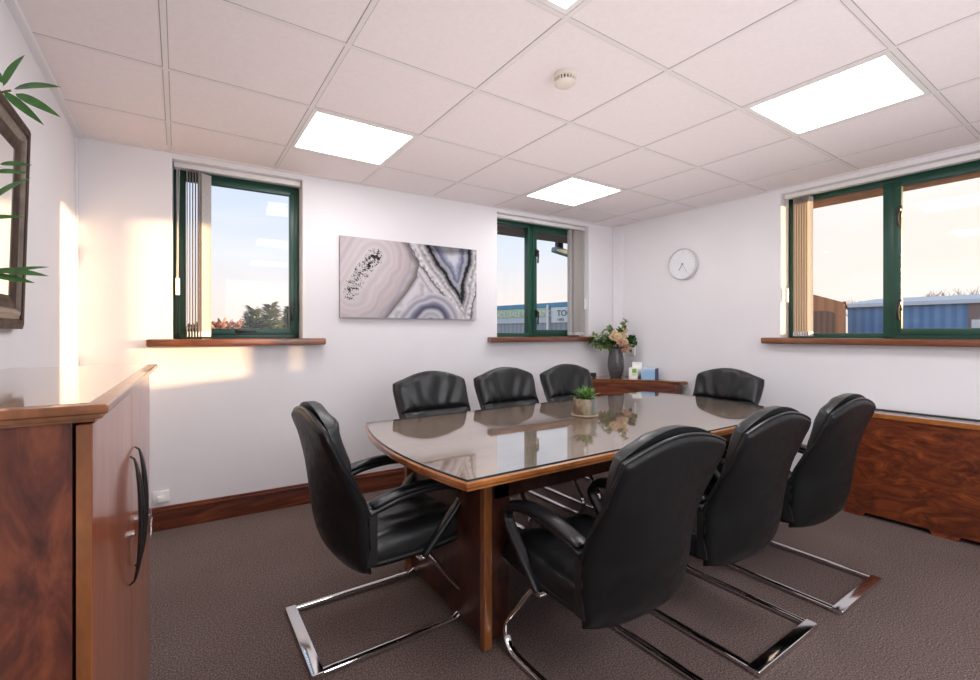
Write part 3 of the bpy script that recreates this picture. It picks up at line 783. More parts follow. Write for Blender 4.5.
def make_chair(rz, loc, label):
    r = empty('conference_chair', loc, rz, label, 'chair', 'black leather cantilever chairs around the conference table')
    # shell of the back
    def shell(u, v):
        p, n = back_pt(u, v), back_n(u, v); f = edge_f(u, v, 26, 40)
        return p + n*(.010*f+.004), p - n*(.020*f+.003)
    MB().slab(shell, 22, 30).build('backrest_shell', M['leather_back'], r, angle=60)
    # front cushions of the back: main pad plus head pillow, with gathered folds
    def pad(v0, v1, thick, folds, amp, fan, uw, pu=5, pv=6):
        def fn(u, v):
            vv = v0 + (v1-v0)*v; uu = u*uw
            p, n = back_pt(uu, vv), back_n(uu, vv); f = edge_f(u, v, pu, pv)
            p = p + Vector((0,0,.024*(1-u*u)*max(0,(vv-.8)/.2)))
            ph = folds*(u*(1+fan*(v-.2))) + 1.3*noise.noise(Vector((u*2, v*2.2, folds)))
            w = amp*math.sin(ph)*(1-abs(u)**4)*(1-.75*v)*(.5+.5*f) + .006*noise.noise(Vector((u*4, v*3, 3+folds)))
            return p + n*(.012 + (thick + w)*f), p + n*.010
        return fn
    MB().slab(pad(.20,.645,.052,9.,.0035,.1,.955), 30, 20).build('backrest_cushion', M['leather'], r, angle=70)
    MB().slab(pad(.625,.993,.050,15.,.0085,-.40,.975, 9, 9), 44, 18).build('head_cushion', M['leather'], r, angle=70)
    # piping round the shell edge
    pip = [back_pt(-1, v/20)*1 for v in range(2, 21)] + [back_pt(-1+2*k/24, 1) for k in range(1, 24)] + [back_pt(1, v/20) for v in range(20, 1, -1)]
    MB().tube([p + Vector((0,-.006,0)) for p in pip], .005, 8).build('piping', M['arm'], r)
    # seat: shell below, cushion above
    def sshell(u, v):
        y = .195 + .435*v; z = .318 + .03*v + .016*u*u - .012*math.sin(math.pi*v); w = .232*(1-.05*(1-v))
        f = edge_f(u, v, 10, 12); p = Vector((u*w, y, z))
        return p + Vector((0,0,.022*f+.004)), p - Vector((0,0,.018*f+.002))
    MB().slab(sshell, 18, 16).build('seat_shell', M['leather_back'], r, angle=60)
    def scush(u, v):
        y = .165 + .485*v; w = .222
        zb = .340 + .02*v; f = edge_f(u, v, 6, 9)
        ph = 10*u*(1.1-.5*v) + 1.6*noise.noise(Vector((u*2.5, v*2.5, 7)))
        top = .085 + .028*v*(1-.5*v) + .014*(u*u)
        fold = .0042*math.sin(ph)*(1-abs(u)**4)*(1-.6*v) + .006*noise.noise(Vector((u*4,v*5,1)))
        drop = .035*max(0,(v-.82)/.18)**2
        return Vector((u*w, y, zb + (top + fold)*(.25+.75*f) - drop)), Vector((u*w*.98, y*.985+.004, zb))
    MB().slab(scush, 34, 24).build('seat_cushion', M['leather'], r, angle=70)
    # chrome cantilever frame
    for s in (-1, 1):
        x = .226*s
        path = [(x,.0,.0125),(x,.15,.0125),(x,.35,.0125)]
        path += [(x,.50,.0125)] + [(x,.535+.072*math.sin(q),.0845-.072*math.cos(q)) for q in [R(8*k) for k in range(1,17)]]
        path += [(x,.52,.215),(x,.475,.275),(x,.425,.338)]
        MB().sweep([Vector(p) for p in path], .017, .0105, (1,0,0), 14, 2.4).build('leg', M['chrome'], r)
        # black upper support rising forward from the kink to the arm
        sup = catmull([(x,.412,.318),(x,.435,.345),(x*1.01,.50,.415),(x*1.02,.565,.490),(x*1.02,.592,.530),(x*1.02,.580,.562),(x*1.02,.535,.583),(x*1.02,.44,.592),(x*1.02,.32,.580),(x*1.02,.25,.561),(x*1.04,.185,.545)],5)
        L = len(sup)-1
        def sc(t):
            k = 1.0
            if t < .06: k = .75+.25*t/.06
            return (k, k)
        a = MB().sweep(sup, .023, .0135, (1,0,0), 14, 3.0, scale=sc).build('armrest', M['arm'], r, angle=75)
        pd = catmull([(x*1.03,.590,.556),(x*1.03,.560,.586),(x*1.03,.50,.604),(x*1.03,.42,.611),(x*1.03,.32,.602),(x*1.03,.24,.583),(x*1.03,.195,.570)],5)
        MB().sweep(pd, .029, .014, (1,0,0), 16, 3.0, scale=lambda t: (.75+.25*min(1,t/.12,(1-t)/.06), .5+.5*min(1,t/.2,(1-t)/.1))).build('arm_pad', M['arm'], a, angle=75)
        br = MB().box(x*1.045-.014, x*1.045+.014, .170, .215, .345, .556, .008, 3); br.build('arm_bracket', M['black_plastic'], a)
    # rear floor bar
    MB().box(-.243,.243,-.022,.022,.0015,.024,.005,3).build('base_bar', M['chrome'], r)
    # cross member carrying the seat
    mb = MB()
    mb.box(-.235,.235,.395,.435,.306,.328,.004); mb.build('seat_rail', M['chrome'], r)
    return r

def place(proto, loc, rz, label, hz=1.):
    o = copy_tree(proto); o.scale = (1,1,hz); o.location = loc; o.rotation_euler = (0,0,rz); o['label'] = label; return o
chair = make_chair(R(-90), (.41, 1.925, 0), 'black leather chair at the left end of the table, nearest the cupboard')
place(chair, (1.275,.83,0), R(0), 'largest looking black leather chair, back to viewer, left of the near row', .985)
place(chair, (1.945,.835,0), R(0), 'middle black leather chair of the near row, seen from behind', .985)
place(chair, (2.612,.81,0), R(0), 'black leather chair seen from behind at the right of the near row, nearest low cabinet', .99)
place(chair, (1.39,2.78,0), R(180), 'black leather chair across the table, directly below the marbled picture', 1.025)
place(chair, (1.995,2.78,0), R(180), 'black leather chair across the table, middle one of the far row', 1.025)
place(chair, (2.605,2.78,0), R(180), 'black leather chair across the table behind the spiky potted plant', 1.025)
place(chair, (3.60,1.94,0), R(90), 'black leather chair facing us at the far right end of the table')

# ------------------------------------------------------------------ small spiky plant on the table
PX, PY = 1.935, 1.885
r = empty('potted_plant', (PX,PY,TZ), 0, 'small spiky green plant in a grey-brown ceramic pot on the table', 'plant')
def pot_mat():
    m, nt, out = newmat('glazed_pot'); b = pbsdf(nt, out, (.2,.2,.18), .28, 0, .5, .4)
    tc = nt.nodes.new('ShaderNodeTexCoord'); sx = nt.nodes.new('ShaderNodeSeparateXYZ'); nt.links.new(tc.outputs['Object'], sx.inputs[0])
    n = N(nt, 'ShaderNodeTexNoise'); n.inputs['Scale'].default_value = 16; n.inputs['Detail'].default_value = 5
    nt.links.new(tc.outputs['Object'], n.inputs['Vector'])
    a = nt.nodes.new('ShaderNodeMath'); a.operation = 'MULTIPLY_ADD'; a.inputs[1].default_value = 5.; nt.links.new(sx.outputs[0], a.inputs[0]); nt.links.new(n.outputs['Fac'], a.inputs[2])
    c = ramp(nt, a.outputs[0], [(.12,(.14,.09,.055)),(.26,(.28,.22,.14)),(.40,(.13,.135,.115)),(.7,(.17,.20,.19))])
    nt.links.new(c, b.inputs['Base Color']); return m
MB().lathe([(.0,.005),(.066,.005),(.070,.012),(.0715,.05),(.064,.098),(.060,.100),(.056,.097),(.060,.06)], 40, cap=False).build('pot', pot_mat(), r)
MB().lathe([(.0,0),(.074,0),(.078,.006),(.077,.012),(.070,.010)], 40, cap=False).build('saucer', plain('pot_saucer', (.36,.28,.19), .4, var=.1), r)
MB().lathe([(.0,.088),(.059,.086)], 24, cap=False).build('soil', M['soil'], r)
rnd = random.Random(3); mb = MB(); mb2 = MB()
for k in range(70):
    q = rnd.uniform(0, 2*math.pi); el = rnd.uniform(.15, 1.45); L = rnd.uniform(.06,.105)*(1.0 if el < 1 else .85)
    b0 = Vector((.025*math.cos(q)*rnd.random(), .025*math.sin(q)*rnd.random(), .088))
    tip = b0 + Vector((math.cos(q)*math.cos(el), math.sin(q)*math.cos(el), math.sin(el)))*L
    (mb if k % 3 else mb2).leaf(b0, tip, (0,0,1) if el < 1.2 else (1,0,0), .014, .08, 5, .5)
mb.build('leaves', M['leaf2'], r, angle=80); mb2.build('leaves', M['leaf4'], r, angle=80)

# ------------------------------------------------------------------ corner cabinet, diagonal front across the right corner
CZ = .775
def corner_cabinet():
    r = empty('corner_cabinet', (3.80,3.24,0), 0, 'low wooden corner cabinet under the flower vase, diagonal front', 'cabinet')
    o = (3.80,3.24)
    top = [(3.852,3.30),(3.83,3.318),(3.06,3.350),(3.06,3.15),(3.35,3.12),(3.74,2.70),(3.775,2.49),(3.884,2.485)]
    def rel(ps): return [(p[0]-o[0], p[1]-o[1]) for p in ps]
    def inset(ps, k):
        cx = sum(p[0] for p in ps)/len(ps); cy = sum(p[1] for p in ps)/len(ps)
        return [(p[0]+(cx-p[0])*k, p[1]+(cy-p[1])*k) for p in ps]
    MB().prism(list(reversed(rel(top))), CZ-.03, CZ, .006, 2).build('top', M['golden_dark'], r)
    MB().prism(list(reversed(rel(inset(top,.06)))), CZ-.001, CZ+.0012).build('top_panel', M['cup_top'], r, smooth=False)
    MB().prism(list(reversed(rel(inset(top,.08)))), .06, CZ-.031).build('body', M['mahog_h'], r, smooth=False)
    MB().prism(list(reversed(rel(inset(top,.16)))), 0, .061).build('plinth', M['black_plastic'], r, smooth=False)
corner_cabinet()

CT2 = CZ+.0013
# smoked glass vase
VX, VY = 3.635, 3.115
def vase():
    r = empty('glass_vase', (VX,VY,CT2), 0, 'tall smoky grey ribbed glass vase on the corner cabinet', 'vase')
    m, nt, out = newmat('smoked_glass')
    t = nt.nodes.new('ShaderNodeBsdfTransparent'); t.inputs[0].default_value = (.50,.47,.49,1)
    g = pbsdf(nt, out, (.12,.115,.125), .12, 0, .6)
    x = nt.nodes.new('ShaderNodeMixShader'); x.inputs[0].default_value = .55
    nt.links.new(t.outputs[0], x.inputs[1]); nt.links.new(g.outputs[0], x.inputs[2]); nt.links.new(x.outputs[0], out.inputs[0])
    prof = [(.0,.0),(.050,.0),(.058,.010),(.074,.07),(.080,.12),(.078,.17),(.068,.24),(.062,.285),(.064,.295),(.060,.295),(.058,.285)]
    mb = MB(); n = 60; rings = []
    for rr, z in prof:
        rings.append([mb.bm.verts.new(((rr*(1+.018*math.cos(15*2*math.pi*k/n)))*math.cos(2*math.pi*k/n), (rr*(1+.018*math.cos(15*2*math.pi*k/n)))*math.sin(2*math.pi*k/n), z)) for k in range(n)])
    for a, b in zip(rings, rings[1:]):
        for k in range(n): mb.bm.faces.new((a[k], a[(k+1)%n], b[(k+1)%n], b[k]))
    mb.build('body', m, r, angle=60)
    MB().lathe([(.0,.003),(.049,.003),(.054,.012),(.066,.06),(.0,.062)], 32, cap=False).build('base', plain('vase_base', (.035,.05,.058), .1, spec=.7), r)
vase()
def bouquet():
    r = empty('flower_bouquet', (VX,VY,CT2+.27), 0, 'bouquet of cream and pink blossoms with green leaves in the vase', 'flowers')
    rnd = random.Random(11)
    rt = Vector((.83,-.56,0)); dp = Vector((.56,.83,0)); up = Vector((0,0,1))
    def W(a, z, d): return rt*a + up*z + dp*d
    tips = [(-.22,.05,.0),(-.24,.09,.02),(-.19,.14,.03),(-.14,.17,.0),(-.08,.20,-.02),(-.11,.10,-.05),(-.20,.02,-.04),(.08,.24,.02),(.11,.28,.04),(.06,.19,.0),(.10,.17,.05),(-.03,.15,.06),(.17,.12,-.02),(.18,.09,.0),(.14,.03,-.03),(-.13,.02,-.06),(.0,.12,.08),(-.04,.22,.04)]
    st = MB()
    for t in tips:
        e = W(*t); st.tube(catmull([Vector((rnd.uniform(-.03,.03),rnd.uniform(-.03,.03),-.22)), Vector((e.x*.12,e.y*.12,0)), e*.55+up*.03, e],4), .0022, 6)
    st.build('stems', M['stem'], r)
    f1, f2 = MB(), MB()
    for i, t in enumerate(tips):
        e = W(*t); dark = i in (12,13,14) or i % 4 == 1
        for k in range(30):
            q = rnd.uniform(.25, 1.08); b = e*q + up*.03*(1-q)
            d = Vector((rnd.uniform(-1,1), rnd.uniform(-1,1), rnd.uniform(-.5,.9))).normalized()
            L = rnd.uniform(.035,.065)*(1.25 if dark else 1)
            (f2 if dark else f1).leaf(b, b+d*L, Vector((rnd.uniform(-1,1),rnd.uniform(-1,1),1)), L*(.6 if dark else .42), .05, 4)
    f1.build('foliage', M['leaf3'], r, angle=80); f2.build('foliage', M['leaf4'], r, angle=80)
    def blossom(c, rad, mat, nrm):
        mb = MB(); nrm = Vector(nrm).normalized(); a = nrm.orthogonal().normalized(); b = nrm.cross(a)
        for ring, (np_, el, L) in enumerate([(9,.15,1.),(8,.55,.9),(7,.95,.75),(5,1.3,.55)]):
            for k in range(np_):
                q = 2*math.pi*(k+.5*ring)/np_
                d = (a*math.cos(q)+b*math.sin(q))*math.cos(el) + nrm*math.sin(el)
                mb.leaf(c, c+d*rad*L, nrm, rad*.7, .12, 5, .35)
        mb.build('blossom', mat, r, angle=80)
    for a, z, d, rad, m in [(.0,.135,-.05,.055,'blossom'),(.055,.145,-.03,.05,'blossom'),(-.05,.125,-.05,.045,'blossom'),(.02,.075,-.08,.055,'blossom2'),(.07,.085,-.06,.045,'blossom'),(.10,.025,-.05,.045,'blossom2'),(.09,.20,.0,.04,'blossom'),(-.02,.175,-.02,.04,'blossom'),(.06,-.005,-.06,.035,'blossom2')]:
        blossom(W(a,z,d), rad, M[m], -dp*.8+up*.6+rt*rnd.uniform(-.4,.4))
bouquet()

# things beside the vase
def at_cab(px_r): pass
r = empty('tissue_box', (3.785,2.815,CT2), R(-70), 'pale blue and white tissue box with navy end on the corner cabinet', 'tissue box')
MB().box(-.075,.055,-.05,.05,0,.105,.002).build('box_body', stripes('tissue_print', (.30,.52,.78), (.62,.74,.86), .21, 2, .45, .5), r, smooth=False)
MB().box(.0552,.0605,-.05,.05,0,.1055,.001).build('end_panel', plain('navy_card', (.02,.035,.12), .45), r, smooth=False)
r = empty('hand_gel_carton', (3.70,2.955,CT2), R(-45), 'small white carton with a green label left of the tissue box', 'carton')
MB().box(-.042,.042,-.022,.022,0,.105,.003).build('carton_body', M['white'], r)
MB().box(-.012,.030,-.0232,-.0218,.055,.094).build('green_label', plain('green_label', (.18,.42,.02), .5, var=.2, nscale=90), r, smooth=False)
MB().box(-.010,.028,-.0234,-.0218,.030,.050).build('pale_label', plain('pale_label', (.55,.72,.40), .5, var=.1), r, smooth=False)
r = empty('paper_roll', (3.80,2.985,CT2), R(-52), 'white paper roll lying on its side behind the tissue box', 'paper roll')
mb = MB().lathe([(.018,-.047),(.074,-.047),(.078,-.043),(.078,.043),(.074,.047),(.018,.047),(.018,-.047)], 36, cap=False)
bmesh.ops.transform(mb.bm, matrix=Matrix.Translation((0,0,.0785)) @ Matrix.Rotation(R(90),4,'Y'), verts=mb.bm.verts)
mb.build('paper', M['white'], r)
mb = MB().lathe([(.0,-.03),(.0175,-.03),(.0175,-.046)], 20, cap=False); bmesh.ops.transform(mb.bm, matrix=Matrix.Translation((0,0,.0785)) @ Matrix.Rotation(R(90),4,'Y'), verts=mb.bm.verts)
mb.build('core', plain('dark_core', (.03,.03,.05), .8), r)
r = empty('black_box', (3.42,3.27,CT2), R(-20), 'small flat black box on the corner cabinet left of the vase', 'box')
MB().box(-.065,.065,-.03,.03,.004,.045,.004).build('case', M['black_plastic'], r)
MB().box(-.045,.045,-.0315,-.029,.014,.034,.001).build('front_panel', plain('dark_panel', (.03,.03,.035), .2), r, smooth=False)
MB().box(-.06,-.05,-.025,.025,0,.006).box(.05,.06,-.025,.025,0,.006).build('feet', M['black_plastic'], r, smooth=False)

# ------------------------------------------------------------------ low cabinet along the right wall
def low_cabinet():
    a = R(-90)
    r = empty('low_cabinet', (3.778,1.25,0), a, 'low burr walnut cabinet with cut-out feet against the right wall', 'cabinet')
    L, D, H = 1.25, .15, .70
    # local x toward the viewer along the front, y toward the wall... front at y=0
    pts = [(0,0),(.10,0),(.115,.030),(.43,.030),(.445,0),(.555,0),(.57,.030),(1.10,.030),(1.12,0),(1.25,0)]
    mb = MB()
    lo = [mb.bm.verts.new((x, 0, z)) for x, z in pts]; hi = [mb.bm.verts.new((x, 0, H-.03)) for x, z in pts]
    lo2 = [mb.bm.verts.new((x, .02, z)) for x, z in pts]; hi2 = [mb.bm.verts.new((x, .02, H-.03)) for x, z in pts]
    n = len(pts)
    for k in range(n-1):
        mb.bm.faces.new((lo[k], lo[k+1], hi[k+1], hi[k])); mb.bm.faces.new((lo2[k+1], lo2[k], hi2[k], hi2[k+1]))
        mb.bm.faces.new((lo[k+1], lo[k], lo2[k], lo2[k+1])); mb.bm.faces.new((hi[k], hi[k+1], hi2[k+1], hi2[k]))
    mb.bm.faces.new((lo[0], hi[0], hi2[0], lo2[0])); mb.bm.faces.new((lo[-1], lo2[-1], hi2[-1], hi[-1]))
    mb.build('front_panel', M['burr'], r, smooth=False)
    MB().box(.0,.018,.0205,.15,0,H-.031).build('end_panel', M['mahog'], r, smooth=False)
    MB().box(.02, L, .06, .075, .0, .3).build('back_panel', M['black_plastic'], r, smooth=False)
    mb = MB().box(-.012, L, -.012, .012, H-.032, H, .006, 3); mb.build('front_edge', M['golden'], r)
    MB().box(-.010, L, .011, .125, H-.026, H-.001, .001, 1).build('top', plain('top_with_reflection', (.46,.44,.43), .18, coat=.5), r)  # pale colour stands in for the wall's reflection on the glossy top
    MB().box(-.010, L, .125, .152, H-.024, H+.010, .002, 1).build('back_gap_shade', M['black_plastic'], r, smooth=False)  # black strip put in for the shadowed gap along the wall
low_cabinet()

# ------------------------------------------------------------------ outside
GZ = -3.0
g = MB().box(-60, 120, -80, 140, GZ-.5, GZ).build('ground', plain('ground', (.16,.15,.13), .9, var=.2, nscale=.2), smooth=False); tag(g, kind='structure')
# roof overhang outside each wall
g = MB().box(2.5, 5.2, WT, .62, 2.27, 2.36).build('trim_8', plain('soffit_dark', (.17,.13,.12), .7), smooth=False, loc=BW_O); g.rotation_euler = (0,0,BW_A); tag(g, kind='structure')
g = MB().box(-.9, 5.2, WT, .48, 2.265, 2.36).build('trim_9', plain('soffit_brown', (.36,.20,.12), .7, var=.15), smooth=False, loc=RW_O); g.rotation_euler = (0,0,RW_A); tag(g, kind='structure')
# bracketed gutter outlet seen in the two-pane window
r = empty('gutter_end', BW_O + Matrix.Rotation(BW_A,3,'Z') @ Vector((4.28,.72,2.20)), BW_A, 'grey-blue gutter piece hanging under the eave outside the two-pane window', 'gutter')
gm = plain('gutter_grey', (.20,.30,.36), .5)
MB().box(-.14,.30,-.04,.06,-.04,.02,.01,mat=Matrix.Rotation(R(9),4,'Y')).build('trough', gm, r)
MB().box(-.10,-.02,-.02,.04,.02,.12,.005).build('bracket', M['black_plastic'], r)

def text_mesh(txt, size, mat, parent, loc, rot, name='lettering', wide=1.0):
    cu = bpy.data.curves.new('t', 'FONT'); cu.body = txt; cu.size = size; cu.extrude = .01; cu.align_x = 'LEFT'
    ob = bpy.data.objects.new('t', cu); col.objects.link(ob)
    dg = bpy.context.evaluated_depsgraph_get(); dg.update()
    me = bpy.data.meshes.new_from_object(ob.evaluated_get(dg)); col.objects.unlink(ob); bpy.data.objects.remove(ob)
    me.materials.clear(); me.materials.append(mat)
    o = bpy.data.objects.new(name, me); col.objects.link(o); o.parent = parent; o.location = loc; o.rotation_euler = rot; o.scale = (wide,1,1)
    return o

def sign_building():
    A = Vector((15.7,16.5)); B = Vector((14.9,21.3)); d = (A-B).normalized()
    r = empty('shop_building', (A.x,A.y,0), math.atan2(d.y,d.x), 'pale shop unit with blue fascia and green sign outside the two-pane window', 'building')
    # local x runs to the viewer's right (toward A = origin), -y faces us; length behind is negative x
    z = lambda h: CAMZ + h
    MB().box(-16, 6, .05, 8, GZ, z(1.46)).build('wall', stripes('grey_cladding', (.38,.40,.44), (.30,.32,.36), .3, 0, .5), r, smooth=False)
    MB().box(-16, 6, -.02, .3, z(1.28), z(1.50)).build('fascia', plain('blue_fascia', (.10,.32,.50), .4), r, smooth=False)
    s = MB().box(-9, -1.25, -.01, .06, z(.78), z(1.26)).build('sign', plain('green_sign', (.50,.66,.42), .5, var=.15, nscale=.8), r, smooth=False)
    MB().box(-9, -1.25, -.012, .06, z(.50), z(.775)).build('sign_band', plain('pale_band', (.62,.68,.72), .5), r, smooth=False)
    text_mesh('WHOLESALE FLOORING', .42, M['white'], s, (-5.35,-.03,z(.84)), (R(90),0,0), wide=.98)
    s2 = MB().box(-.95, 2.2, -.01, .06, z(.50), z(1.26)).build('sign', plain('white_sign', (.80,.84,.84), .5), r, smooth=False)
    text_mesh('TOOL', .42, plain('dark_letter', (.10,.12,.15), .5), s2, (-.58,-.03,z(.82)), (R(90),0,0))
    text_mesh('HIRE', .2, plain('grey_letter', (.30,.34,.36), .5), s2, (-.55,-.03,z(.58)), (R(90),0,0))
    MB().tube([(-1.1,-.12,z(1.40)),(-1.1,-.12,GZ)], .06, 10).build('downpipe', M['white'], r)
sign_building()
def warehouse():
    r = empty('warehouse', (43,14,0), 0, 'long blue clad warehouse with white eave outside the wide right window', 'building')
    z = lambda h: CAMZ + h
    MB().box(0, 14, -16, 0, GZ, z(2.0)).build('wall', stripes('blue_cladding', (.16,.30,.52), (.22,.38,.62), .55, 1, .5), r, smooth=False)
    MB().box(-.3, 14, -16.2, .2, z(1.93), z(2.2)).build('eave', plain('white_eave', (.74,.80,.86), .5), r, smooth=False)
    rf = MB(); vs = [(-.3,-16.2,z(2.2)),(-.3,.2,z(2.2)),(7,.2,z(2.9)),(7,-16.2,z(2.9))]
    rf.bm.faces.new([rf.bm.verts.new(v) for v in vs]); rf.build('roof', plain('pale_roof', (.55,.60,.66), .6), r, smooth=False)
    MB().tube([(-.15,-2.9,z(1.93)),(-.15,-2.9,GZ)], .12, 10).build('downpipe', M['white'], r)
    MB().box(-.1, .2, -16, -6.6, GZ, z(1.93)).build('brown_panel', plain('brown_panel', (.30,.22,.20), .6), r, smooth=False)
    MB().box(-.15, .2, -16, -6.75, z(.30), z(.85)).build('white_strip', M['white'], r, smooth=False)
warehouse()
def brick_building():
    r = empty('brick_building', (34,11.26,0), R(17.5), 'orange brick gabled building outside the wide window, left of warehouse', 'building')
    z = lambda h: CAMZ + h
    mb = MB(); prof = [(0,GZ),(9,GZ),(9,z(2.9)),(4.6,z(3.55)),(0,z(1.86))]
    f = [mb.bm.verts.new((0,y,h)) for y, h in prof]; b = [mb.bm.verts.new((8,y,h)) for y, h in prof]
    mb.bm.faces.new(f); mb.bm.faces.new(list(reversed(b)))
    for k in range(5): mb.bm.faces.new((f[k], b[k], b[(k+1)%5], f[(k+1)%5]))
    mb.build('wall', stripes('orange_brick', (.62,.27,.12), (.50,.21,.10), .5, 1, .6), r, smooth=False)
    mb = MB(); n = 10; pts = [(.45,GZ),(1.95,GZ)] + [(1.2+.75*math.cos(math.pi*k/n), z(1.15)+.22*math.sin(math.pi*k/n)) for k in range(n+1)]
    vs = [mb.bm.verts.new((-.05,y,h)) for y, h in pts]; mb.bm.faces.new(vs)
    mb.build('arched_dark_shape', stripes('brown_stripes', (.30,.16,.10), (.22,.12,.08), .3, 1, .5), r, smooth=False)  # darker brown arched shape on the brick wall
    MB().box(-.12,8.1,-.1,.05,z(1.80),z(1.92)).build('gutter', plain('brown_gutter', (.35,.16,.08), .6), r, smooth=False)
brick_building()

def conifer(x, y, ztop, h, w, label, tint):
    r = empty('conifer_tree', (x,y,GZ), 0, label, 'tree', 'trees outside the window left of the picture')
    rnd = random.Random(int(x*100)); H = ztop-GZ; mb = MB()
    for k in range(2200):
        t = rnd.random()**.7; zz = H - h*t; rad = w*(.12+.88*t**.8)*rnd.uniform(.35,1.0); q = rnd.uniform(0, 2*math.pi)
        c = Vector((rad*math.cos(q), rad*math.sin(q), zz)); d = Vector((math.cos(q), math.sin(q), rnd.uniform(-.2,.9))).normalized()
        L = rnd.uniform(.5,1.0)*w*.36
        mb.leaf(c, c+d*L, (0,0,1), L*.55, .05, 3)
    mb.build('crown', tint, r, angle=80)
    MB().tube([(0,0,0),(0,0,H-h*.25)], .25, 8).build('trunk', M['stem'], r)
cg = plain('conifer', (.12,.16,.085), .8, var=.5, nscale=1.5); cg2 = plain('conifer_dark', (.085,.13,.07), .8, var=.5, nscale=1.5)
def polar(px, d, h):   # offline survey helper: bearing in degrees measured from the view axis
    q = math.atan((px-490)/460.5) + .5956
    dd = d/math.cos(math.atan((px-490)/460.5)); return (dd*math.sin(q), dd*math.cos(q), CAMZ+h)
for px, d, top, h, w, l, m in [(253,34,1.75,6,1.75,'grey-green conifer, leftmost of three seen in the window left of picture', cg2),
                               (271,44,2.65,8,2.2,'tallest of the three conifers in the window left of the picture', cg),
                               (291,54,2.9,7,2.3,'conifer at the right edge of the window left of the picture', cg)]:
    x, y, z = polar(px, d, top); conifer(x, y, z, h, w, l, m)
def bush(x, y, ztop, w, label, mat, nm='distant_tree', grp='trees outside the window left of the picture'):
    r = empty(nm, (x,y,GZ), 0, label, 'tree', grp)
    rnd = random.Random(int(x*10+y)); H = ztop-GZ; mb = MB()
    for k in range(1200):
        q = rnd.uniform(0,2*math.pi); ph = math.acos(rnd.uniform(-.3,1)); rr = rnd.uniform(.5,1)
        c = Vector((w*rr*math.sin(ph)*math.cos(q), w*rr*math.sin(ph)*math.sin(q), H-w*.55+w*.5*rr*math.cos(ph)))
        d = Vector((rnd.uniform(-1,1),rnd.uniform(-1,1),rnd.uniform(0,1))).normalized(); L = .3*w*rnd.uniform(.5,1)
        mb.leaf(c, c+d*L, (0,0,1), L*.5, .05, 3)
    mb.build('crown', mat, r, angle=80)
    MB().tube([(0,0,0),(0,0,H-w*.5)], .2, 8).build('trunk', M['stem'], r)
rd = plain('autumn_leaf', (.42,.24,.20), .85, var=.3, nscale=.6)
for px, d, top, w, l in [(210,66,1.45,3.6,'pinkish bare-looking tree behind the blind, left in the first window'), (226,80,1.9,4.6,'pinkish distant tree left of the conifers, nearer the blind'), (243,96,1.7,5,'pinkish distant tree just beside the leftmost conifer')]:
    x, y, z = polar(px, d, top); bush(x, y, z, w, l, rd)
def bare_tree(x, y, ztop, w, label, seed, grp='bare trees beyond the warehouse'):
    r = empty('bare_tree', (x,y,GZ), 0, label, 'tree', grp); rnd = random.Random(seed); H = ztop-GZ
    tr = MB(); tr.tube([(0,0,0),(0,0,H*.55)], .18, 8); tr.build('trunk', M['frame_dark'], r)
    mb = MB()
    def br(p, d, L, rad, dep):
        q = p + d*L; mb.tube([p, (p+q)/2 + Vector((rnd.uniform(-.1,.1),rnd.uniform(-.1,.1),0))*L*.4, q], rad, 5)
        if dep:
            for k in range(4):
                nd = (d + Vector((rnd.uniform(-.9,.9), rnd.uniform(-.9,.9), rnd.uniform(-.2,.7)))).normalized(); br(p+d*L*rnd.uniform(.45,1), nd, L*.68, rad*.6, dep-1)
    for k in range(5):
        d = Vector((rnd.uniform(-.7,.7)*w, rnd.uniform(-.7,.7)*w, 1)).normalized(); br(Vector((0,0,H*.5)), d, H*.24, .07, 3)
    mb.build('branches', plain('twig', (.34,.22,.16), .8), r)
x, y, z = polar(955, 52, 5.2); bare_tree(x, y, z, 1.1, 'bare brown tree above the warehouse roof at the right', 4)
x, y, z = polar(860, 62, 4.6); bare_tree(x, y, z, .8, 'small bare tree where the brick building meets the warehouse', 9)
x, y, z = polar(505, 60, 3.5); bare_tree(x, y, z, .8, 'thin bare tree above the sign, seen in the two-pane window', 5, 'bare trees beyond the shop')

# ------------------------------------------------------------------ sky, sun, lamps, camera
w = bpy.data.worlds.new('World'); scn.world = w; w.use_nodes = True
nt = w.node_tree; nt.nodes.clear()
out = nt.nodes.new('ShaderNodeOutputWorld'); bg = nt.nodes.new('ShaderNodeBackground'); nt.links.new(bg.outputs[0], out.inputs[0])
tc = nt.nodes.new('ShaderNodeTexCoord'); sx = nt.nodes.new('ShaderNodeSeparateXYZ'); nt.links.new(tc.outputs['Generated'], sx.inputs[0])
c1 = ramp(nt, sx.outputs[2], [(0.0,(1.0,.80,.70)),(.06,(.96,.86,.82)),(.16,(.80,.84,.92)),(.40,(.52,.68,.95))])
# warmer toward the low sun (+x, -y)
dt = nt.nodes.new('ShaderNodeVectorMath'); dt.operation = 'DOT_PRODUCT'; dt.inputs[1].default_value = (.894,-.447,.0)
nt.links.new(tc.outputs['Generated'], dt.inputs[0])
wf_ = ramp(nt, dt.outputs['Value'], [(.25,(0,0,0)),(.9,(1,1,1))])
mx = nt.nodes.new('ShaderNodeMixRGB'); mx.inputs[2].default_value = (1.0,.90,.80,1)
nt.links.new(wf_, mx.inputs[0]); nt.links.new(c1, mx.inputs[1])
mp = nt.nodes.new('ShaderNodeMapping'); mp.inputs['Scale'].default_value = (1.5,1.5,7); nt.links.new(tc.outputs['Generated'], mp.inputs[0])
nz = nt.nodes.new('ShaderNodeTexNoise'); nz.inputs['Scale'].default_value = 1.6; nz.inputs['Detail'].default_value = 5; nt.links.new(mp.outputs[0], nz.inputs['Vector'])
cf = ramp(nt, nz.outputs['Fac'], [(.48,(0,0,0)),(.72,(.5,.5,.5))])
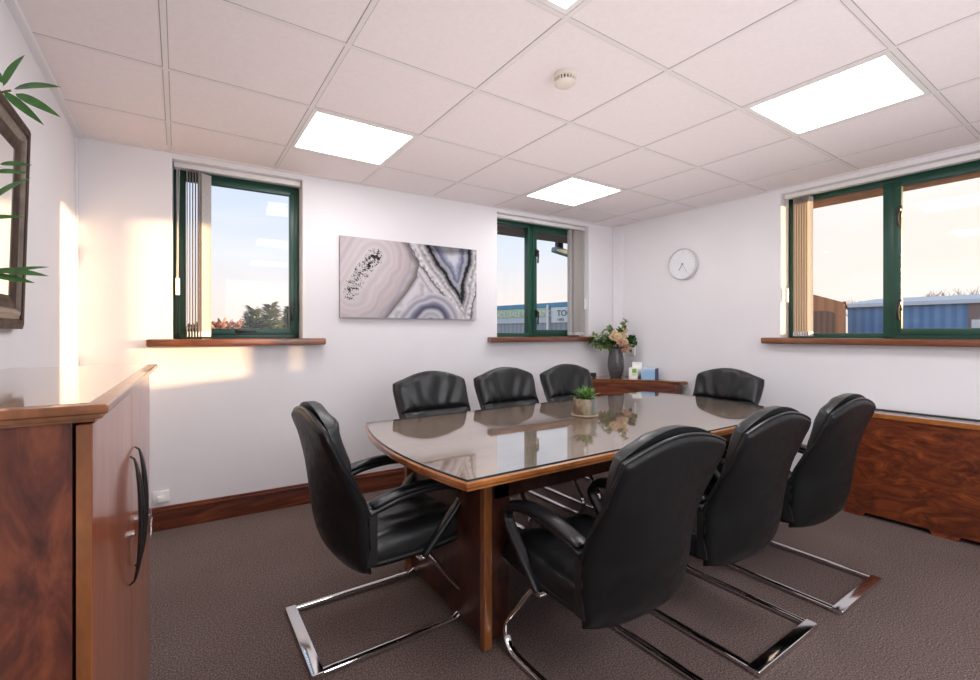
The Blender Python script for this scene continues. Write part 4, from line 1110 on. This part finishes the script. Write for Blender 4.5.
m2 = nt.nodes.new('ShaderNodeMixRGB'); m2.inputs[2].default_value = (1,.98,.97,1); nt.links.new(cf, m2.inputs[0]); nt.links.new(mx.outputs[0], m2.inputs[1])
nt.links.new(m2.outputs[0], bg.inputs[0]); bg.inputs[1].default_value = 1.12

sl = bpy.data.lights.new('sun', 'SUN'); sl.energy = 10.5; sl.color = (1,.62,.30); sl.angle = R(.8)
so = bpy.data.objects.new('sun', sl); col.objects.link(so)
sd = Vector((-1, .545, -.078)).normalized(); so.rotation_euler = sd.to_track_quat('-Z','Y').to_euler(); so.location = (12,-6,4)

al = bpy.data.lights.new('added_uplight', 'AREA'); al.shape = 'RECTANGLE'; al.size = 3.0; al.size_y = 3.2; al.energy = 20; al.color = (1,.925,.90)  # added lamp aimed upward to brighten the ceiling, in place of bounced light
ao = bpy.data.objects.new('added_uplight', al); col.objects.link(ao); ao.location = (1.75,1.2,1.32); ao.rotation_euler = (R(180),0,0)

al = bpy.data.lights.new('room_fill', 'AREA'); al.shape = 'RECTANGLE'; al.size = 2.2; al.size_y = 1.2; al.energy = 26; al.color = (.95,.96,1)  # added lamp behind the camera, lifts the chairs and lower walls
ao = bpy.data.objects.new('room_fill', al); col.objects.link(ao); ao.location = (1.3,-1.05,1.45); ao.rotation_euler = (R(84),0,R(-12))

for i in (1, 4):
    al = bpy.data.lights.new('rear_panel', 'AREA'); al.shape = 'SQUARE'; al.size = .55; al.energy = 12; al.color = (1,.985,.985)
    ao = bpy.data.objects.new('rear_panel', al); col.objects.link(ao); ao.location = (GX+i*GS+.3, GY-6*GS-.3, CEIL-.02)

cam = bpy.data.cameras.new('camera'); co = bpy.data.objects.new('camera', cam); col.objects.link(co)
co.location = (0,0,CAMZ); co.rotation_euler = (R(90), 0, -.5956)
cam.sensor_width = 36; cam.lens = 36*460.5/980; cam.shift_y = -7.4/980; cam.clip_start = .02; cam.clip_end = 500
scn.camera = co
scn.view_settings.view_transform = 'Standard'
scn.view_settings.look = 'None'
scn.view_settings.exposure = 0.0
